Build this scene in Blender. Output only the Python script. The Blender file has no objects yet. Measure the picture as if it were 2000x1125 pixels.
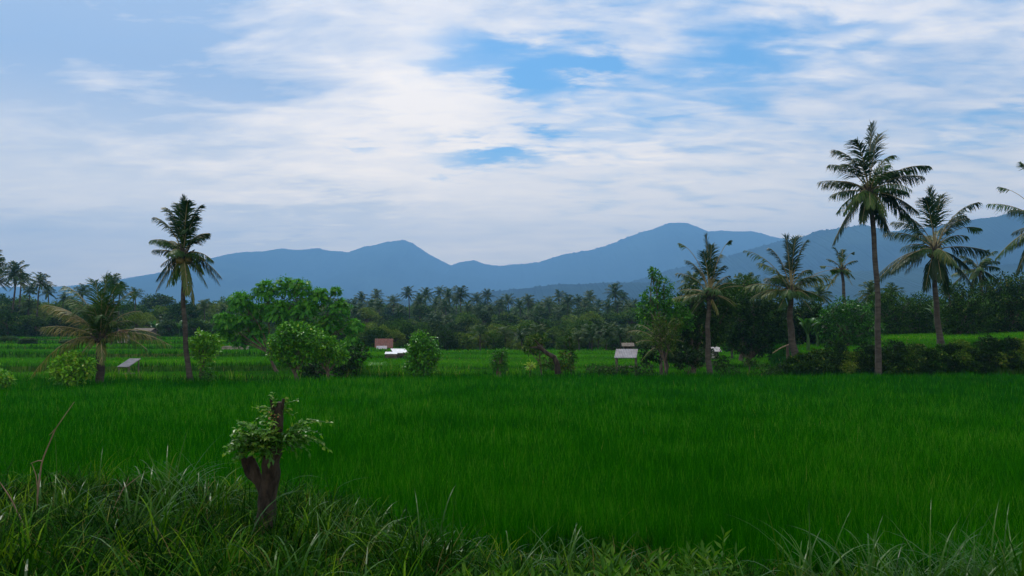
import bpy, math, random
import numpy as np
from mathutils import Vector
R = math.radians
rng = np.random.default_rng(7)
random.seed(7)
scene = bpy.context.scene
COL = scene.collection

# ------------------------------------------------------------------ camera
PITCH = R(2.8)
CAM = np.array([0.0, 0.0, 2.5])
cd = bpy.data.cameras.new("camera")
cam = bpy.data.objects.new("camera", cd)
COL.objects.link(cam)
cam.location = CAM
cam.rotation_euler = (math.pi / 2 + PITCH, 0, 0)
cd.sensor_width = 36
cd.lens = 28.8
cd.clip_start = 0.05
cd.clip_end = 30000
scene.camera = cam

def ray(px, py):
    x = (px - 1000) / 1600; v = (562.5 - py) / 1600
    return np.array([x, math.cos(PITCH) - v * math.sin(PITCH), math.sin(PITCH) + v * math.cos(PITCH)])
def at(px, py, Y):
    d = ray(px, py)
    return CAM + d * (Y / d[1])

# ------------------------------------------------------------------ render settings
scene.view_settings.view_transform = 'Standard'
scene.view_settings.look = 'None'
scene.view_settings.gamma = 1
scene.view_settings.exposure = 0.0
scene.cycles.use_denoising = True
scene.cycles.max_bounces = 6
scene.cycles.diffuse_bounces = 3
scene.cycles.glossy_bounces = 2
scene.cycles.transmission_bounces = 3
scene.cycles.volume_bounces = 0
scene.cycles.transparent_max_bounces = 4

# ------------------------------------------------------------------ sun and sky
SUN_EL, SUN_AZ = R(62), R(-28)       # azimuth measured from +Y towards +X
sd = bpy.data.lights.new("sun", 'SUN')
sd.energy = 3.2
sd.angle = R(6)
sd.color = (1.0, 0.96, 0.9)
sun = bpy.data.objects.new("sun", sd)
COL.objects.link(sun)
sv = Vector((math.sin(SUN_AZ) * math.cos(SUN_EL), math.cos(SUN_AZ) * math.cos(SUN_EL), math.sin(SUN_EL)))
sun.rotation_euler = (-sv).to_track_quat('-Z', 'Y').to_euler()

world = bpy.data.worlds.new("World")
scene.world = world
world.use_nodes = True
NT = world.node_tree
class NB:
    """small node-building helper"""
    def __init__(s, nt): s.nt = nt
    def n(s, t, **kw):
        nd = s.nt.nodes.new(t)
        for k, v in kw.items(): setattr(nd, k, v)
        return nd
    def put(s, sock, v):
        if hasattr(v, 'is_output') or isinstance(v, bpy.types.NodeSocket): s.nt.links.new(v, sock)
        else: sock.default_value = v
    def m(s, op, a, b=0.0, c=0.0, clamp=False):
        nd = s.n('ShaderNodeMath', operation=op, use_clamp=clamp)
        s.put(nd.inputs[0], a); s.put(nd.inputs[1], b); s.put(nd.inputs[2], c)
        return nd.outputs[0]
    def ss(s, v, a, b, lo=0.0, hi=1.0):
        nd = s.n('ShaderNodeMapRange', interpolation_type='SMOOTHSTEP')
        s.put(nd.inputs[0], v); s.put(nd.inputs[1], a); s.put(nd.inputs[2], b); s.put(nd.inputs[3], lo); s.put(nd.inputs[4], hi)
        return nd.outputs[0]
    def mix(s, f, a, b):
        nd = s.n('ShaderNodeMix', data_type='RGBA')
        s.put(nd.inputs[0], f)
        for k, v in ((6, a), (7, b)):
            if isinstance(v, tuple) and len(v) == 3: v = (*v, 1)
            s.put(nd.inputs[k], v)
        return nd.outputs[2]
    def noise(s, vec, scale, detail=5, rough=0.55, dist=0.0):
        nd = s.n('ShaderNodeTexNoise')
        if vec is not None: s.put(nd.inputs['Vector'], vec)
        nd.inputs['Scale'].default_value = scale; nd.inputs['Detail'].default_value = detail
        nd.inputs['Roughness'].default_value = rough; nd.inputs['Distortion'].default_value = dist
        return nd.outputs[0]

def srgb(*c):
    return tuple(((v / 255) / 12.92 if v / 255 <= 0.04045 else ((v / 255 + 0.055) / 1.055) ** 2.4) for v in c)

def build_sky():
    b = NB(NT); NT.nodes.clear()
    out = b.n('ShaderNodeOutputWorld'); bg = b.n('ShaderNodeBackground')
    tc = b.n('ShaderNodeTexCoord'); sep = b.n('ShaderNodeSeparateXYZ')
    NT.links.new(tc.outputs['Generated'], sep.inputs[0])
    x, y, z = sep.outputs
    zc = b.m('MAXIMUM', z, 0.0)
    az = b.m('ARCTAN2', x, y); el = b.m('ARCSINE', zc)
    k = b.m('DIVIDE', 1.0, b.m('ADD', zc, 0.14))
    comb = b.n('ShaderNodeCombineXYZ')
    b.put(comb.inputs[0], b.m('MULTIPLY', x, k)); b.put(comb.inputs[1], b.m('MULTIPLY', y, k))
    mp = b.n('ShaderNodeMapping'); NT.links.new(comb.outputs[0], mp.inputs[0])
    mp.inputs['Rotation'].default_value = (0, 0, R(12)); mp.inputs['Scale'].default_value = (0.75, 1.35, 1)
    P = mp.outputs[0]
    big = b.noise(P, 1.1, 4, 0.5, 0.6)
    mid = b.noise(P, 3.2, 7, 0.58, 0.5)
    fine = b.noise(P, 9.0, 6, 0.6, 0.3)
    rip = b.n('ShaderNodeTexNoise'); mp2 = b.n('ShaderNodeMapping'); NT.links.new(comb.outputs[0], mp2.inputs[0])
    mp2.inputs['Rotation'].default_value = (0, 0, R(-14)); mp2.inputs['Scale'].default_value = (3.0, 6.0, 1)
    NT.links.new(mp2.outputs[0], rip.inputs['Vector']); rip.inputs['Scale'].default_value = 1.6
    rip.inputs['Detail'].default_value = 5; rip.inputs['Distortion'].default_value = 0.5
    ripple = rip.outputs[0]
    # angular coordinates, distorted so that the gaps get ragged cloud-like borders
    dz = b.m('ADD', b.m('MULTIPLY', b.m('SUBTRACT', mid, 0.5), 0.20), b.m('MULTIPLY', b.m('SUBTRACT', fine, 0.5), 0.10))
    dx = b.m('MULTIPLY', b.m('SUBTRACT', big, 0.5), 0.14)
    azd = b.m('ADD', az, b.m('ADD', dx, dz)); eld = b.m('ADD', el, b.m('MULTIPLY', dz, 0.6))
    def spot(px, py, rx, ry, amp, edge=0.0):
        d = ray(px, py); d = d / np.linalg.norm(d)
        a0 = math.atan2(d[0], d[1]); e0 = math.asin(d[2])
        u = b.m('MULTIPLY', b.m('SUBTRACT', azd, a0), 1600 / rx); v = b.m('MULTIPLY', b.m('SUBTRACT', eld, e0), 1600 / ry)
        r = b.m('SQRT', b.m('ADD', b.m('MULTIPLY', u, u), b.m('MULTIPLY', v, v)))
        return b.m('MULTIPLY', b.ss(r, 1.55, 0.10), amp)
    def total(lst):
        t = None
        for s_ in lst:
            o = spot(*s_); t = o if t is None else b.m('ADD', t, o)
        return t
    holes = total([(985, 100, 175, 62, 1.0), (1040, 185, 60, 42, 0.8), (1120, 150, 95, 32, 0.75), (1470, 105, 200, 62, 0.62),
                   (950, 308, 160, 36, 0.8), (690, 285, 40, 16, 0.6), (1640, 30, 90, 26, 0.5), (1980, 240, 130, 34, 0.5),
                   (1330, 185, 200, 60, 0.42), (1250, 240, 260, 40, 0.25), (1020, 300, 120, 40, 0.35)])
    veil = total([(90, 190, 380, 260, 1.0), (420, 60, 420, 150, 0.7), (330, 130, 260, 190, 0.5), (1000, 40, 170, 90, 0.55), (1800, 160, 320, 200, 0.55),
                  (560, 425, 190, 34, 0.75), (470, 480, 130, 26, 0.6), (1500, 330, 500, 90, 0.35)])
    bright = total([(640, 200, 330, 150, 1.0), (850, 120, 120, 160, 0.5), (130, 385, 190, 34, 0.7), (560, 455, 120, 22, 0.8), (1130, 215, 260, 60, 0.6),
                    (1050, 400, 420, 110, 0.35), (1700, 60, 260, 60, 0.5), (1330, 275, 240, 34, 0.5), (700, 350, 420, 60, 0.35)])
    right = b.ss(az, -0.05, 0.12)
    # coverage: thick to the left, rippled and thinner to the right
    cov = b.m('ADD', b.m('ADD', 0.98, b.m('MULTIPLY', b.m('SUBTRACT', fine, 0.5), 0.5)), b.m('MULTIPLY', b.m('SUBTRACT', mid, 0.5), 0.6))
    cov = b.m('ADD', cov, b.m('MULTIPLY', right, b.m('ADD', -0.22, b.m('MULTIPLY', b.m('SUBTRACT', ripple, 0.5), 1.5))))
    cov = b.m('SUBTRACT', cov, b.m('MULTIPLY', holes, 0.86))
    cov = b.m('ADD', cov, b.ss(el, 0.26, 0.08, 0.0, 0.25))
    cov = b.ss(cov, -0.12, 1.0)
    sky = b.n('ShaderNodeTexSky', sky_type='NISHITA'); sky.sun_disc = False
    sky.sun_elevation = SUN_EL; sky.sun_rotation = SUN_AZ; sky.air_density = 1.2; sky.dust_density = 0.6; sky.ozone_density = 2.0
    hs = b.n('ShaderNodeVectorMath', operation='MULTIPLY'); NT.links.new(sky.outputs[0], hs.inputs[0]); hs.inputs[1].default_value = SKY_GAIN
    blue = hs.outputs[0]
    tone = b.m('ADD', 0.5, b.m('MULTIPLY', b.m('SUBTRACT', big, 0.5), 0.55))
    tone = b.m('ADD', tone, b.m('MULTIPLY', b.m('SUBTRACT', mid, 0.5), 0.75))
    tone = b.m('ADD', tone, b.m('MULTIPLY', b.m('SUBTRACT', fine, 0.5), 0.42))
    tone = b.m('ADD', tone, b.m('MULTIPLY', b.m('SUBTRACT', ripple, 0.5), 0.55))
    tone = b.m('SUBTRACT', tone, b.m('MULTIPLY', veil, b.m('ADD', 0.42, b.m('MULTIPLY', b.m('SUBTRACT', 0.5, mid), 0.9))))
    tone = b.m('ADD', tone, b.m('MULTIPLY', bright, 0.42), clamp=True)
    cloud = b.mix(tone, CLOUD_DARK, CLOUD_LIGHT)
    low = b.ss(el, 0.30, 0.10)
    cloud = b.mix(low, cloud, b.mix(tone, CLOUD_LOW_DARK, CLOUD_LOW_LIGHT))
    col = b.mix(cov, blue, cloud)
    NT.links.new(col, bg.inputs[0]); bg.inputs[1].default_value = SKY_STRENGTH
    NT.links.new(bg.outputs[0], out.inputs[0])
SKY_STRENGTH = 0.12
SKY_GAIN = (0.55, 1.0, 1.25)
def cl(*c): return tuple(v / SKY_STRENGTH for v in c)
CLOUD_DARK = cl(0.50, 0.64, 0.88)
CLOUD_LIGHT = cl(1.68, 1.44, 1.18)
CLOUD_LOW_DARK = cl(1.66, 1.42, 1.10)
CLOUD_LOW_LIGHT = cl(2.6, 2.05, 1.40)
build_sky()

# ------------------------------------------------------------------ helpers
def tag(o, label=None, cat=None, group=None, kind=None):
    if label: o['label'] = label
    if cat: o['category'] = cat
    if group: o['group'] = group
    if kind: o['kind'] = kind
    return o
def empty(name, loc, label, cat, group=None, rz=0.0, s=1.0):
    o = bpy.data.objects.new(name, None); COL.objects.link(o)
    o.location = loc; o.rotation_euler = (0, 0, rz); o.scale = (s, s, s)
    o.empty_display_size = 0.3
    return tag(o, label, cat, group)
def nrm(v):
    v = np.asarray(v, float)
    return v / np.maximum(np.linalg.norm(v, axis=-1, keepdims=True), 1e-9)
class MB:
    def __init__(s): s.V = []; s.F = []; s.T = []; s.M = []; s.n = 0; s.S = []
    def add(s, v, f, tint=0.5, mat=0, smooth=False):
        v = np.asarray(v, float).reshape(-1, 3); f = np.asarray(f, int).reshape(-1, 4)
        s.V.append(v); s.F.append(f + s.n); s.n += len(v)
        s.T.append(np.broadcast_to(np.asarray(tint, float), (len(f),)).copy())
        s.M.append(np.full(len(f), mat)); s.S.append(np.full(len(f), smooth))
        return s
    def box(s, c, size, rot=None, tint=0.5, mat=0):
        h = np.array(size) / 2
        v = np.array([[x, y, z] for x in (-1, 1) for y in (-1, 1) for z in (-1, 1)]) * h
        if rot is not None: v = v @ np.array(rot).T
        return s.add(v + np.array(c), [(0, 1, 3, 2), (4, 6, 7, 5), (0, 4, 5, 1), (2, 3, 7, 6), (0, 2, 6, 4), (1, 5, 7, 3)], tint, mat)
    def tube(s, pts, rad, seg=8, tint=0.5, mat=0, bump=0.0, cap=True):
        pts = np.asarray(pts, float); n = len(pts); rad = np.broadcast_to(rad, (n,))
        tan = nrm(np.gradient(pts, axis=0))
        ref = np.array([0, 1.0, 0.02]) if abs(tan[0][2]) > 0.5 else np.array([0, 0, 1.0])
        a = nrm(np.cross(tan, ref)); c = np.cross(tan, a)
        th = np.arange(seg) * 2 * math.pi / seg
        rr = rad[:, None] * (1 + bump * (rng.random((n, seg)) - 0.5))
        v = pts[:, None] + rr[..., None] * (np.cos(th)[None, :, None] * a[:, None] + np.sin(th)[None, :, None] * c[:, None])
        i = np.arange(n - 1)[:, None] * seg; j = np.arange(seg)[None]; k = (j + 1) % seg
        f = np.stack([i + j, i + k, i + seg + k, i + seg + j], -1).reshape(-1, 4)
        v = v.reshape(-1, 3)
        s.add(v, f, tint, mat, True)
        if cap:
            b = (n - 1) * seg
            vv = np.vstack([v[b:b + seg], pts[-1] + tan[-1] * rad[-1] * 0.3])
            s.add(vv, [(q, (q + 1) % seg, seg, seg) for q in range(0, seg)] if False else [(q, (q + 1) % seg, (q + 2) % seg, seg) for q in range(0, seg, 2)], tint, mat)
        return s
    def build(s, name, mats, parent=None, loc=None):
        me = bpy.data.meshes.new(name)
        V = np.concatenate(s.V); F = np.concatenate(s.F)
        me.vertices.add(len(V)); me.vertices.foreach_set('co', V.astype(np.float32).ravel())
        me.loops.add(len(F) * 4); me.loops.foreach_set('vertex_index', F.astype(np.int32).ravel())
        me.polygons.add(len(F)); me.polygons.foreach_set('loop_start', np.arange(0, len(F) * 4, 4, dtype=np.int32))
        me.polygons.foreach_set('loop_total', np.full(len(F), 4, dtype=np.int32))
        me.polygons.foreach_set('material_index', np.concatenate(s.M).astype(np.int32))
        me.polygons.foreach_set('use_smooth', np.concatenate(s.S).astype(bool))
        a = me.attributes.new('tint', 'FLOAT', 'FACE'); a.data.foreach_set('value', np.concatenate(s.T).astype(np.float32))
        me.update(calc_edges=True)
        for m_ in (mats if isinstance(mats, (list, tuple)) else [mats]): me.materials.append(m_)
        o = bpy.data.objects.new(name, me); COL.objects.link(o)
        if parent is not None: o.parent = parent
        if loc is not None: o.location = loc
        return o

# ------------------------------------------------------------------ materials
def principled(name):
    m_ = bpy.data.materials.new(name); m_.use_nodes = True
    nt = m_.node_tree; nt.nodes.clear()
    return m_, NB(nt)
def leaf_mat(name, stops, rough=0.45, spec=0.4, trans=0.3, objvar=0.25, nscale=0.0, namp=0.0):
    """foliage: colour ramp over the per-face tint, plus per-object and optional world noise variety"""
    m_, b = principled(name); nt = b.nt
    out = b.n('ShaderNodeOutputMaterial')
    at_ = b.n('ShaderNodeAttribute', attribute_name='tint'); oi = b.n('ShaderNodeObjectInfo')
    t = b.m('ADD', at_.outputs['Fac'], b.m('MULTIPLY', b.m('SUBTRACT', oi.outputs['Random'], 0.5), objvar))
    if namp:
        g = b.n('ShaderNodeNewGeometry')
        t = b.m('ADD', t, b.m('MULTIPLY', b.m('SUBTRACT', b.noise(g.outputs['Position'], nscale, 4, 0.6), 0.5), namp))
    t = b.m('MINIMUM', t, 0.88)          # only faces tinted above 0.93 may turn straw-coloured
    t = b.m('MAXIMUM', t, b.m('MULTIPLY', at_.outputs['Fac'], b.m('GREATER_THAN', at_.outputs['Fac'], 0.93)))
    cr = b.n('ShaderNodeValToRGB'); nt.links.new(t, cr.inputs[0])
    while len(cr.color_ramp.elements) < len(stops): cr.color_ramp.elements.new(0.5)
    for e, (p, c) in zip(cr.color_ramp.elements, stops): e.position = p; e.color = (*c, 1)
    p = b.n('ShaderNodeBsdfPrincipled'); nt.links.new(cr.outputs[0], p.inputs['Base Color'])
    p.inputs['Roughness'].default_value = rough; p.inputs['Specular IOR Level'].default_value = spec
    tr = b.n('ShaderNodeBsdfTranslucent')
    hs = b.n('ShaderNodeVectorMath', operation='MULTIPLY'); nt.links.new(cr.outputs[0], hs.inputs[0]); hs.inputs[1].default_value = (1.3, 1.5, 0.5)
    nt.links.new(hs.outputs[0], tr.inputs[0])
    mx = b.n('ShaderNodeMixShader'); mx.inputs[0].default_value = trans
    nt.links.new(p.outputs[0], mx.inputs[1]); nt.links.new(tr.outputs[0], mx.inputs[2]); nt.links.new(mx.outputs[0], out.inputs[0])
    return m_
def noise_mat(name, c1, c2, scale=3.0, rough=0.9, bump=0.0, c3=None, spec=0.3, stretch=(1, 1, 1), metallic=0.0, big=None):
    m_, b = principled(name); nt = b.nt
    out = b.n('ShaderNodeOutputMaterial'); tc = b.n('ShaderNodeTexCoord'); mp = b.n('ShaderNodeMapping')
    nt.links.new(tc.outputs['Object'], mp.inputs[0]); mp.inputs['Scale'].default_value = stretch
    n1 = b.noise(mp.outputs[0], scale, 8, 0.62)
    col = b.mix(b.ss(n1, 0.35, 0.65), c1, c2)
    if c3 is not None:
        n2 = b.noise(mp.outputs[0], scale * 0.23 if big is None else big, 5, 0.6)
        col = b.mix(b.ss(n2, 0.5, 0.66), col, c3)
    p = b.n('ShaderNodeBsdfPrincipled'); nt.links.new(col, p.inputs['Base Color'])
    p.inputs['Roughness'].default_value = rough; p.inputs['Specular IOR Level'].default_value = spec; p.inputs['Metallic'].default_value = metallic
    if bump:
        bp = b.n('ShaderNodeBump'); bp.inputs['Strength'].default_value = bump; bp.inputs['Distance'].default_value = 0.03
        nt.links.new(n1, bp.inputs['Height']); nt.links.new(bp.outputs[0], p.inputs['Normal'])
    nt.links.new(p.outputs[0], out.inputs[0])
    return m_

M = {}
M['rice'] = leaf_mat('rice_blade', [(0.0, (0.003, 0.052, 0.0001)), (0.5, (0.008, 0.092, 0.0001)), (0.85, (0.027, 0.175, 0.0005)), (1.0, (0.20, 0.22, 0.06))], 0.7, 0.0, 0.35, 0, 0.30, 0.9)
M['field_grass'] = leaf_mat('field_grass_blade', [(0.0, (0.005, 0.032, 0.001)), (0.35, (0.014, 0.085, 0.002)), (0.7, (0.040, 0.18, 0.002)), (0.9, (0.09, 0.26, 0.005)), (1.0, (0.20, 0.20, 0.06))], 0.7, 0.02, 0.3, 0, 0.12, 0.7)
M['verge'] = leaf_mat('verge_grass_blade', [(0.0, (0.001, 0.012, 0.0003)), (0.45, (0.005, 0.038, 0.0005)), (0.68, (0.022, 0.088, 0.001)), (0.88, (0.085, 0.165, 0.004)), (1.0, (0.12, 0.085, 0.04))], 0.6, 0.02, 0.15, 0, 1.1, 0.9)
M['verge_gloss'] = leaf_mat('broad_grass_blade', [(0.0, (0.004, 0.030, 0.001)), (0.5, (0.012, 0.065, 0.002)), (0.85, (0.04, 0.11, 0.006)), (1.0, (0.24, 0.20, 0.11))], 0.36, 0.15, 0.25, 0, 1.1, 0.4)
M['palm'] = leaf_mat('palm_leaflet', [(0.0, (0.009, 0.034, 0.005)), (0.5, (0.026, 0.078, 0.010)), (0.8, (0.085, 0.125, 0.025)), (0.92, (0.16, 0.15, 0.05)), (1.0, (0.27, 0.22, 0.10))], 0.42, 0.22, 0.2, 0.15)
M['rachis'] = noise_mat('palm_rachis', (0.16, 0.15, 0.07), (0.24, 0.21, 0.11), 4, 0.6)
M['palm_bark'] = noise_mat('palm_bark', (0.028, 0.026, 0.022), (0.070, 0.067, 0.058), 2.2, 0.95, 0.6, (0.028, 0.024, 0.022), stretch=(1, 1, 3.5))
M['bark'] = noise_mat('tree_bark', (0.05, 0.038, 0.03), (0.11, 0.09, 0.07), 5, 0.9, 0.8, (0.13, 0.12, 0.10), stretch=(2, 2, 0.8))
M['stump_bark'] = noise_mat('stump_bark', (0.007, 0.006, 0.004), (0.034, 0.028, 0.020), 16, 0.95, 1.0, (0.055, 0.048, 0.036), stretch=(1.5, 1.5, 0.5))
M['coconut'] = noise_mat('coconut_husk', (0.10, 0.11, 0.03), (0.16, 0.11, 0.04), 4, 0.5)
M['bush'] = leaf_mat('bush_leaf', [(0.0, (0.007, 0.048, 0.001)), (0.5, (0.036, 0.185, 0.003)), (0.85, (0.13, 0.33, 0.006)), (1.0, (0.28, 0.38, 0.05))], 0.35, 0.2, 0.12, 0.15)
M['acacia'] = leaf_mat('pinnate_leaf', [(0.0, (0.010, 0.070, 0.005)), (0.5, (0.028, 0.17, 0.006)), (0.85, (0.08, 0.29, 0.012)), (1.0, (0.18, 0.30, 0.05))], 0.42, 0.2, 0.35, 0.1)
M['dark_leaf'] = leaf_mat('dark_leaf', [(0.0, (0.003, 0.014, 0.0015)), (0.5, (0.010, 0.038, 0.003)), (0.85, (0.036, 0.10, 0.006)), (1.0, (0.13, 0.15, 0.03))], 0.5, 0.08, 0.12, 0.3)
M['wood_leaf'] = leaf_mat('woodland_leaf', [(0.0, (0.007, 0.034, 0.003)), (0.4, (0.026, 0.080, 0.006)), (0.8, (0.085, 0.165, 0.014)), (1.0, (0.17, 0.18, 0.04))], 0.55, 0.05, 0.12, 0.9)
M['far_palm'] = leaf_mat('far_palm_leaflet', [(0.0, (0.012, 0.038, 0.008)), (0.5, (0.026, 0.070, 0.014)), (0.85, (0.065, 0.10, 0.028)), (1.0, (0.19, 0.15, 0.08))], 0.5, 0.2, 0.15, 0.5)
M['banana'] = leaf_mat('banana_leaf', [(0.0, (0.015, 0.06, 0.012)), (0.6, (0.04, 0.12, 0.025)), (1.0, (0.12, 0.16, 0.04))], 0.4, 0.25, 0.3, 0.2)
M['stump_leaf'] = leaf_mat('stump_leaf', [(0.0, (0.010, 0.055, 0.004)), (0.5, (0.030, 0.13, 0.008)), (0.85, (0.10, 0.24, 0.015)), (1.0, (0.26, 0.13, 0.06))], 0.35, 0.3, 0.35, 0)
M['weed'] = leaf_mat('weed_leaf', [(0.0, (0.010, 0.055, 0.003)), (0.5, (0.028, 0.105, 0.006)), (1.0, (0.10, 0.20, 0.02))], 0.45, 0.12, 0.3, 0.1)
M['dry'] = noise_mat('dry_stem', (0.13, 0.09, 0.06), (0.22, 0.16, 0.11), 12, 0.8)
M['ground'] = noise_mat('ground_grass', (0.012, 0.045, 0.003), (0.020, 0.075, 0.004), 0.9, 1.0, 0.4, (0.035, 0.055, 0.010), big=0.06, spec=0.0)
M['mountain'] = noise_mat('mountain_forest', (0.003, 0.010, 0.008), (0.012, 0.026, 0.016), 0.010, 1.0, 0.0, (0.022, 0.040, 0.024), big=0.0016, spec=0.0)
M['hedge'] = M['dark_leaf']

# ------------------------------------------------------------------ terrain
def sstep(v, a, b):
    t = np.clip((v - a) / (b - a), 0, 1); return t * t * (3 - 2 * t)
def fbm2(x, y, f, seed=0, oct=4):
    r = np.zeros_like(x, dtype=float); a = 1.0; rs = np.random.default_rng(seed)
    for _ in range(oct):
        for _k in range(3):
            th = rs.random() * 6.283; ph = rs.random() * 6.283
            r = r + a / 3 * np.sin((x * math.cos(th) + y * math.sin(th)) * f + ph + 1.3 * np.sin((x * math.sin(th) - y * math.cos(th)) * f * 0.7 + ph * 2))
        f *= 2.03; a *= 0.5
    return r
def bank_edge(x):          # foot of the roadside bank (start of the paddy)
    return 7.3 + 0.5 * sstep(x, 2.2, 0.6) + 2.2 * sstep(x, 0.1, -2.3) + 0.25 * np.sin(x * 1.3) - 0.6 * sstep(x, 2.0, 6.0)
def field_back(x):
    return 33.0 + 3.6 * sstep(x, -9, -4) + 0.8 * sstep(x, 2, 20)
TERR = [(49, .34), (60, .26), (71, .22), (84, .24), (98, .22), (112, .2)]
def H(x, y):
    x = np.asarray(x, float); y = np.asarray(y, float)
    be = bank_edge(x)
    top = (1.22 - 0.30 * sstep(y, 3.0, be - 2.4)) * (1 - .10 * sstep(x, -1.0, .6)) + 0.05 * fbm2(x, y, 1.6, 3)
    z = top * (1 - sstep(y, be - 2.6, be)) - .10 * np.exp(-((y - be - .4) / .5) ** 2)
    fb = field_back(x)
    left = 0.34 + 0.66 * sstep(x + (y - 60) * .12, -4, -18)
    bund = 0.28 * np.exp(-((y - fb - 0.7) / 0.45) ** 2)
    t = np.zeros_like(x + y)
    for i, (yb, st) in enumerate(TERR):
        yy = yb + 2.2 * np.sin(x * 0.045 + i * 1.7) + 0.05 * x
        t = t + st * sstep(y, yy - 0.3, yy + 0.3)
    rb = sstep(x - (y - 37) * 0.30, 11.5, 13.5)
    rbank = rb * sstep(y, 37.8, 38.9) * (1.10 + 0.036 * np.clip(x - 14, 0, 30) + 0.003 * np.clip(y - 40, 0, 60)) + 0.22 * rb * sstep(y, 41.0, 42.2) * sstep(x, 20, 24)
    z = z + bund + np.maximum(t * left, rbank)
    z = z + sstep(y, 150, 1200) * 14 + 0.03 * fbm2(x, y, 0.5, 5) * sstep(y, 38, 45)
    return z

def build_ground():
    def axis(fine, step, far, ratio):
        a = [0.0]
        while a[-1] < fine: a.append(a[-1] + step)
        while a[-1] < far:
            step *= ratio; a.append(a[-1] + step)
        return np.array(a)
    xp = axis(46, 0.35, 9500, 1.12); xs = np.concatenate([-xp[:0:-1], xp])
    y1 = np.arange(0, 12, 0.16); y2 = np.arange(12, 34, 0.8); y3 = np.arange(34, 125, 0.33); y4 = axis(0, 0.4, 9200, 1.08)[1:] + 125
    yn = -axis(0, 0.4, 400, 1.2)[:0:-1]
    ys = np.concatenate([yn, y1, y2, y3, y4])
    X, Y = np.meshgrid(xs, ys); Z = H(X, Y)
    nx, ny = len(xs), len(ys)
    i = np.arange(ny - 1)[:, None] * nx; j = np.arange(nx - 1)[None]
    f = np.stack([i + j, i + j + 1, i + nx + j + 1, i + nx + j], -1).reshape(-1, 4)
    mb = MB(); mb.add(np.stack([X, Y, Z], -1), f, 0.5, 0, True)
    tag(mb.build('ground', M['ground']), kind='structure')
build_ground()

# ------------------------------------------------------------------ mountains
RIDGE = [(-400, 560), (0, 562), (100, 560), (160, 556), (245, 545), (310, 534), (400, 515), (440, 497), (480, 493), (510, 491), (550, 486), (580, 488), (620, 485), (640, 490), (680, 493),
         (710, 482), (750, 473), (790, 469), (808, 477), (830, 492), (850, 505), (870, 513), (880, 518), (900, 511), (925, 508), (945, 515), (975, 520), (1010, 517),
         (1050, 513), (1100, 497), (1150, 490), (1200, 475), (1250, 455), (1290, 442), (1310, 436), (1345, 436), (1365, 444), (1385, 453), (1420, 451), (1470, 452), (1505, 461), (1600, 480), (1800, 500), (2500, 520)]
RIDGE2 = [(1100, 585), (1200, 560), (1300, 530), (1400, 505), (1470, 487), (1520, 474), (1565, 465), (1600, 450), (1640, 447), (1690, 437), (1745, 452), (1800, 447), (1850, 440), (1900, 430), (1950, 424), (2000, 411), (2200, 392), (2500, 400), (2900, 470)]
RIDGE3 = [(300, 600), (600, 592), (800, 585), (900, 575), (1000, 566), (1100, 556), (1180, 553), (1260, 552), (1360, 548), (1500, 540), (1700, 530), (1900, 520), (2300, 500), (2700, 560)]
def mountain(name, prof, D, front, back, bump, seed):
    px = np.array([p[0] for p in prof], float); py = np.array([p[1] for p in prof], float)
    # ridge as world points: direction angle tangent -> height at distance D
    ang = (px - 1000) / 1600; hz = np.array([at(a_, b_, D)[2] for a_, b_ in prof])
    u = np.linspace(ang[0], ang[-1], 2600); 
    yy = D * (1 + 0.09 * np.sin(u * 3.1 + seed) + 0.035 * np.sin(u * 9 + seed * 2))
    h = np.interp(u, ang, hz); h = CAM[2] + (h - CAM[2]) * yy / D
    xx = u * yy
    tr_ = np.convolve(rng.random(len(h)) ** 6, [.4, .9, 1, .9, .4], 'same') * np.clip(.6 + .8 * fbm2(xx, yy, 0.004, seed + 9, 3), 0, 2)
    h = h + bump * fbm2(xx, yy, 0.02, seed, 4) * 0.7 + bump * 1.1 * tr_
    ts = np.concatenate([np.linspace(-1, 0, 90)[:-1], np.linspace(0, 1, 20)])
    U, T = np.meshgrid(np.arange(len(u)), ts)
    Yc = yy[U] + np.where(T < 0, T * front, T * back)
    Xc = xx[U] * (1 + 0 * T)
    prof_ = np.where(T < 0, (1 + T) ** 1.25, (1 - T) ** 1.1)
    spur = fbm2(Xc * 1.0, Yc * 0.35, 0.0045, seed + 5, 5) * 0.16 * np.clip(-T * 4, 0, 1) * (1 + T)
    Z = h[U] * np.clip(prof_ * (1 + 0 * spur) + spur * prof_ ** 0.5, 0, None) * 1.0 - np.where(prof_ < 0.03, 8, 0)
    Z = np.minimum(Z, CAM[2] + (h[U] - CAM[2]) * (Yc / yy[U]) * 1.0 - np.where(T < 0, 0, 0)) if True else Z
    n = len(u); i = np.arange(len(ts) - 1)[:, None] * n; j = np.arange(n - 1)[None]
    f = np.stack([i + j, i + j + 1, i + n + j + 1, i + n + j], -1).reshape(-1, 4)
    mb = MB(); mb.add(np.stack([Xc, Yc, Z], -1), f, 0.5, 0, True)
    return tag(mb.build(name, M['mountain']), kind='structure')
mountain('mountain', RIDGE, 5200, 2300, 900, 5.0, 1)
mountain('mountain', RIDGE2, 3000, 1150, 600, 4.0, 2)
mountain('hill', RIDGE3, 2250, 700, 450, 3.0, 3)

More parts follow.
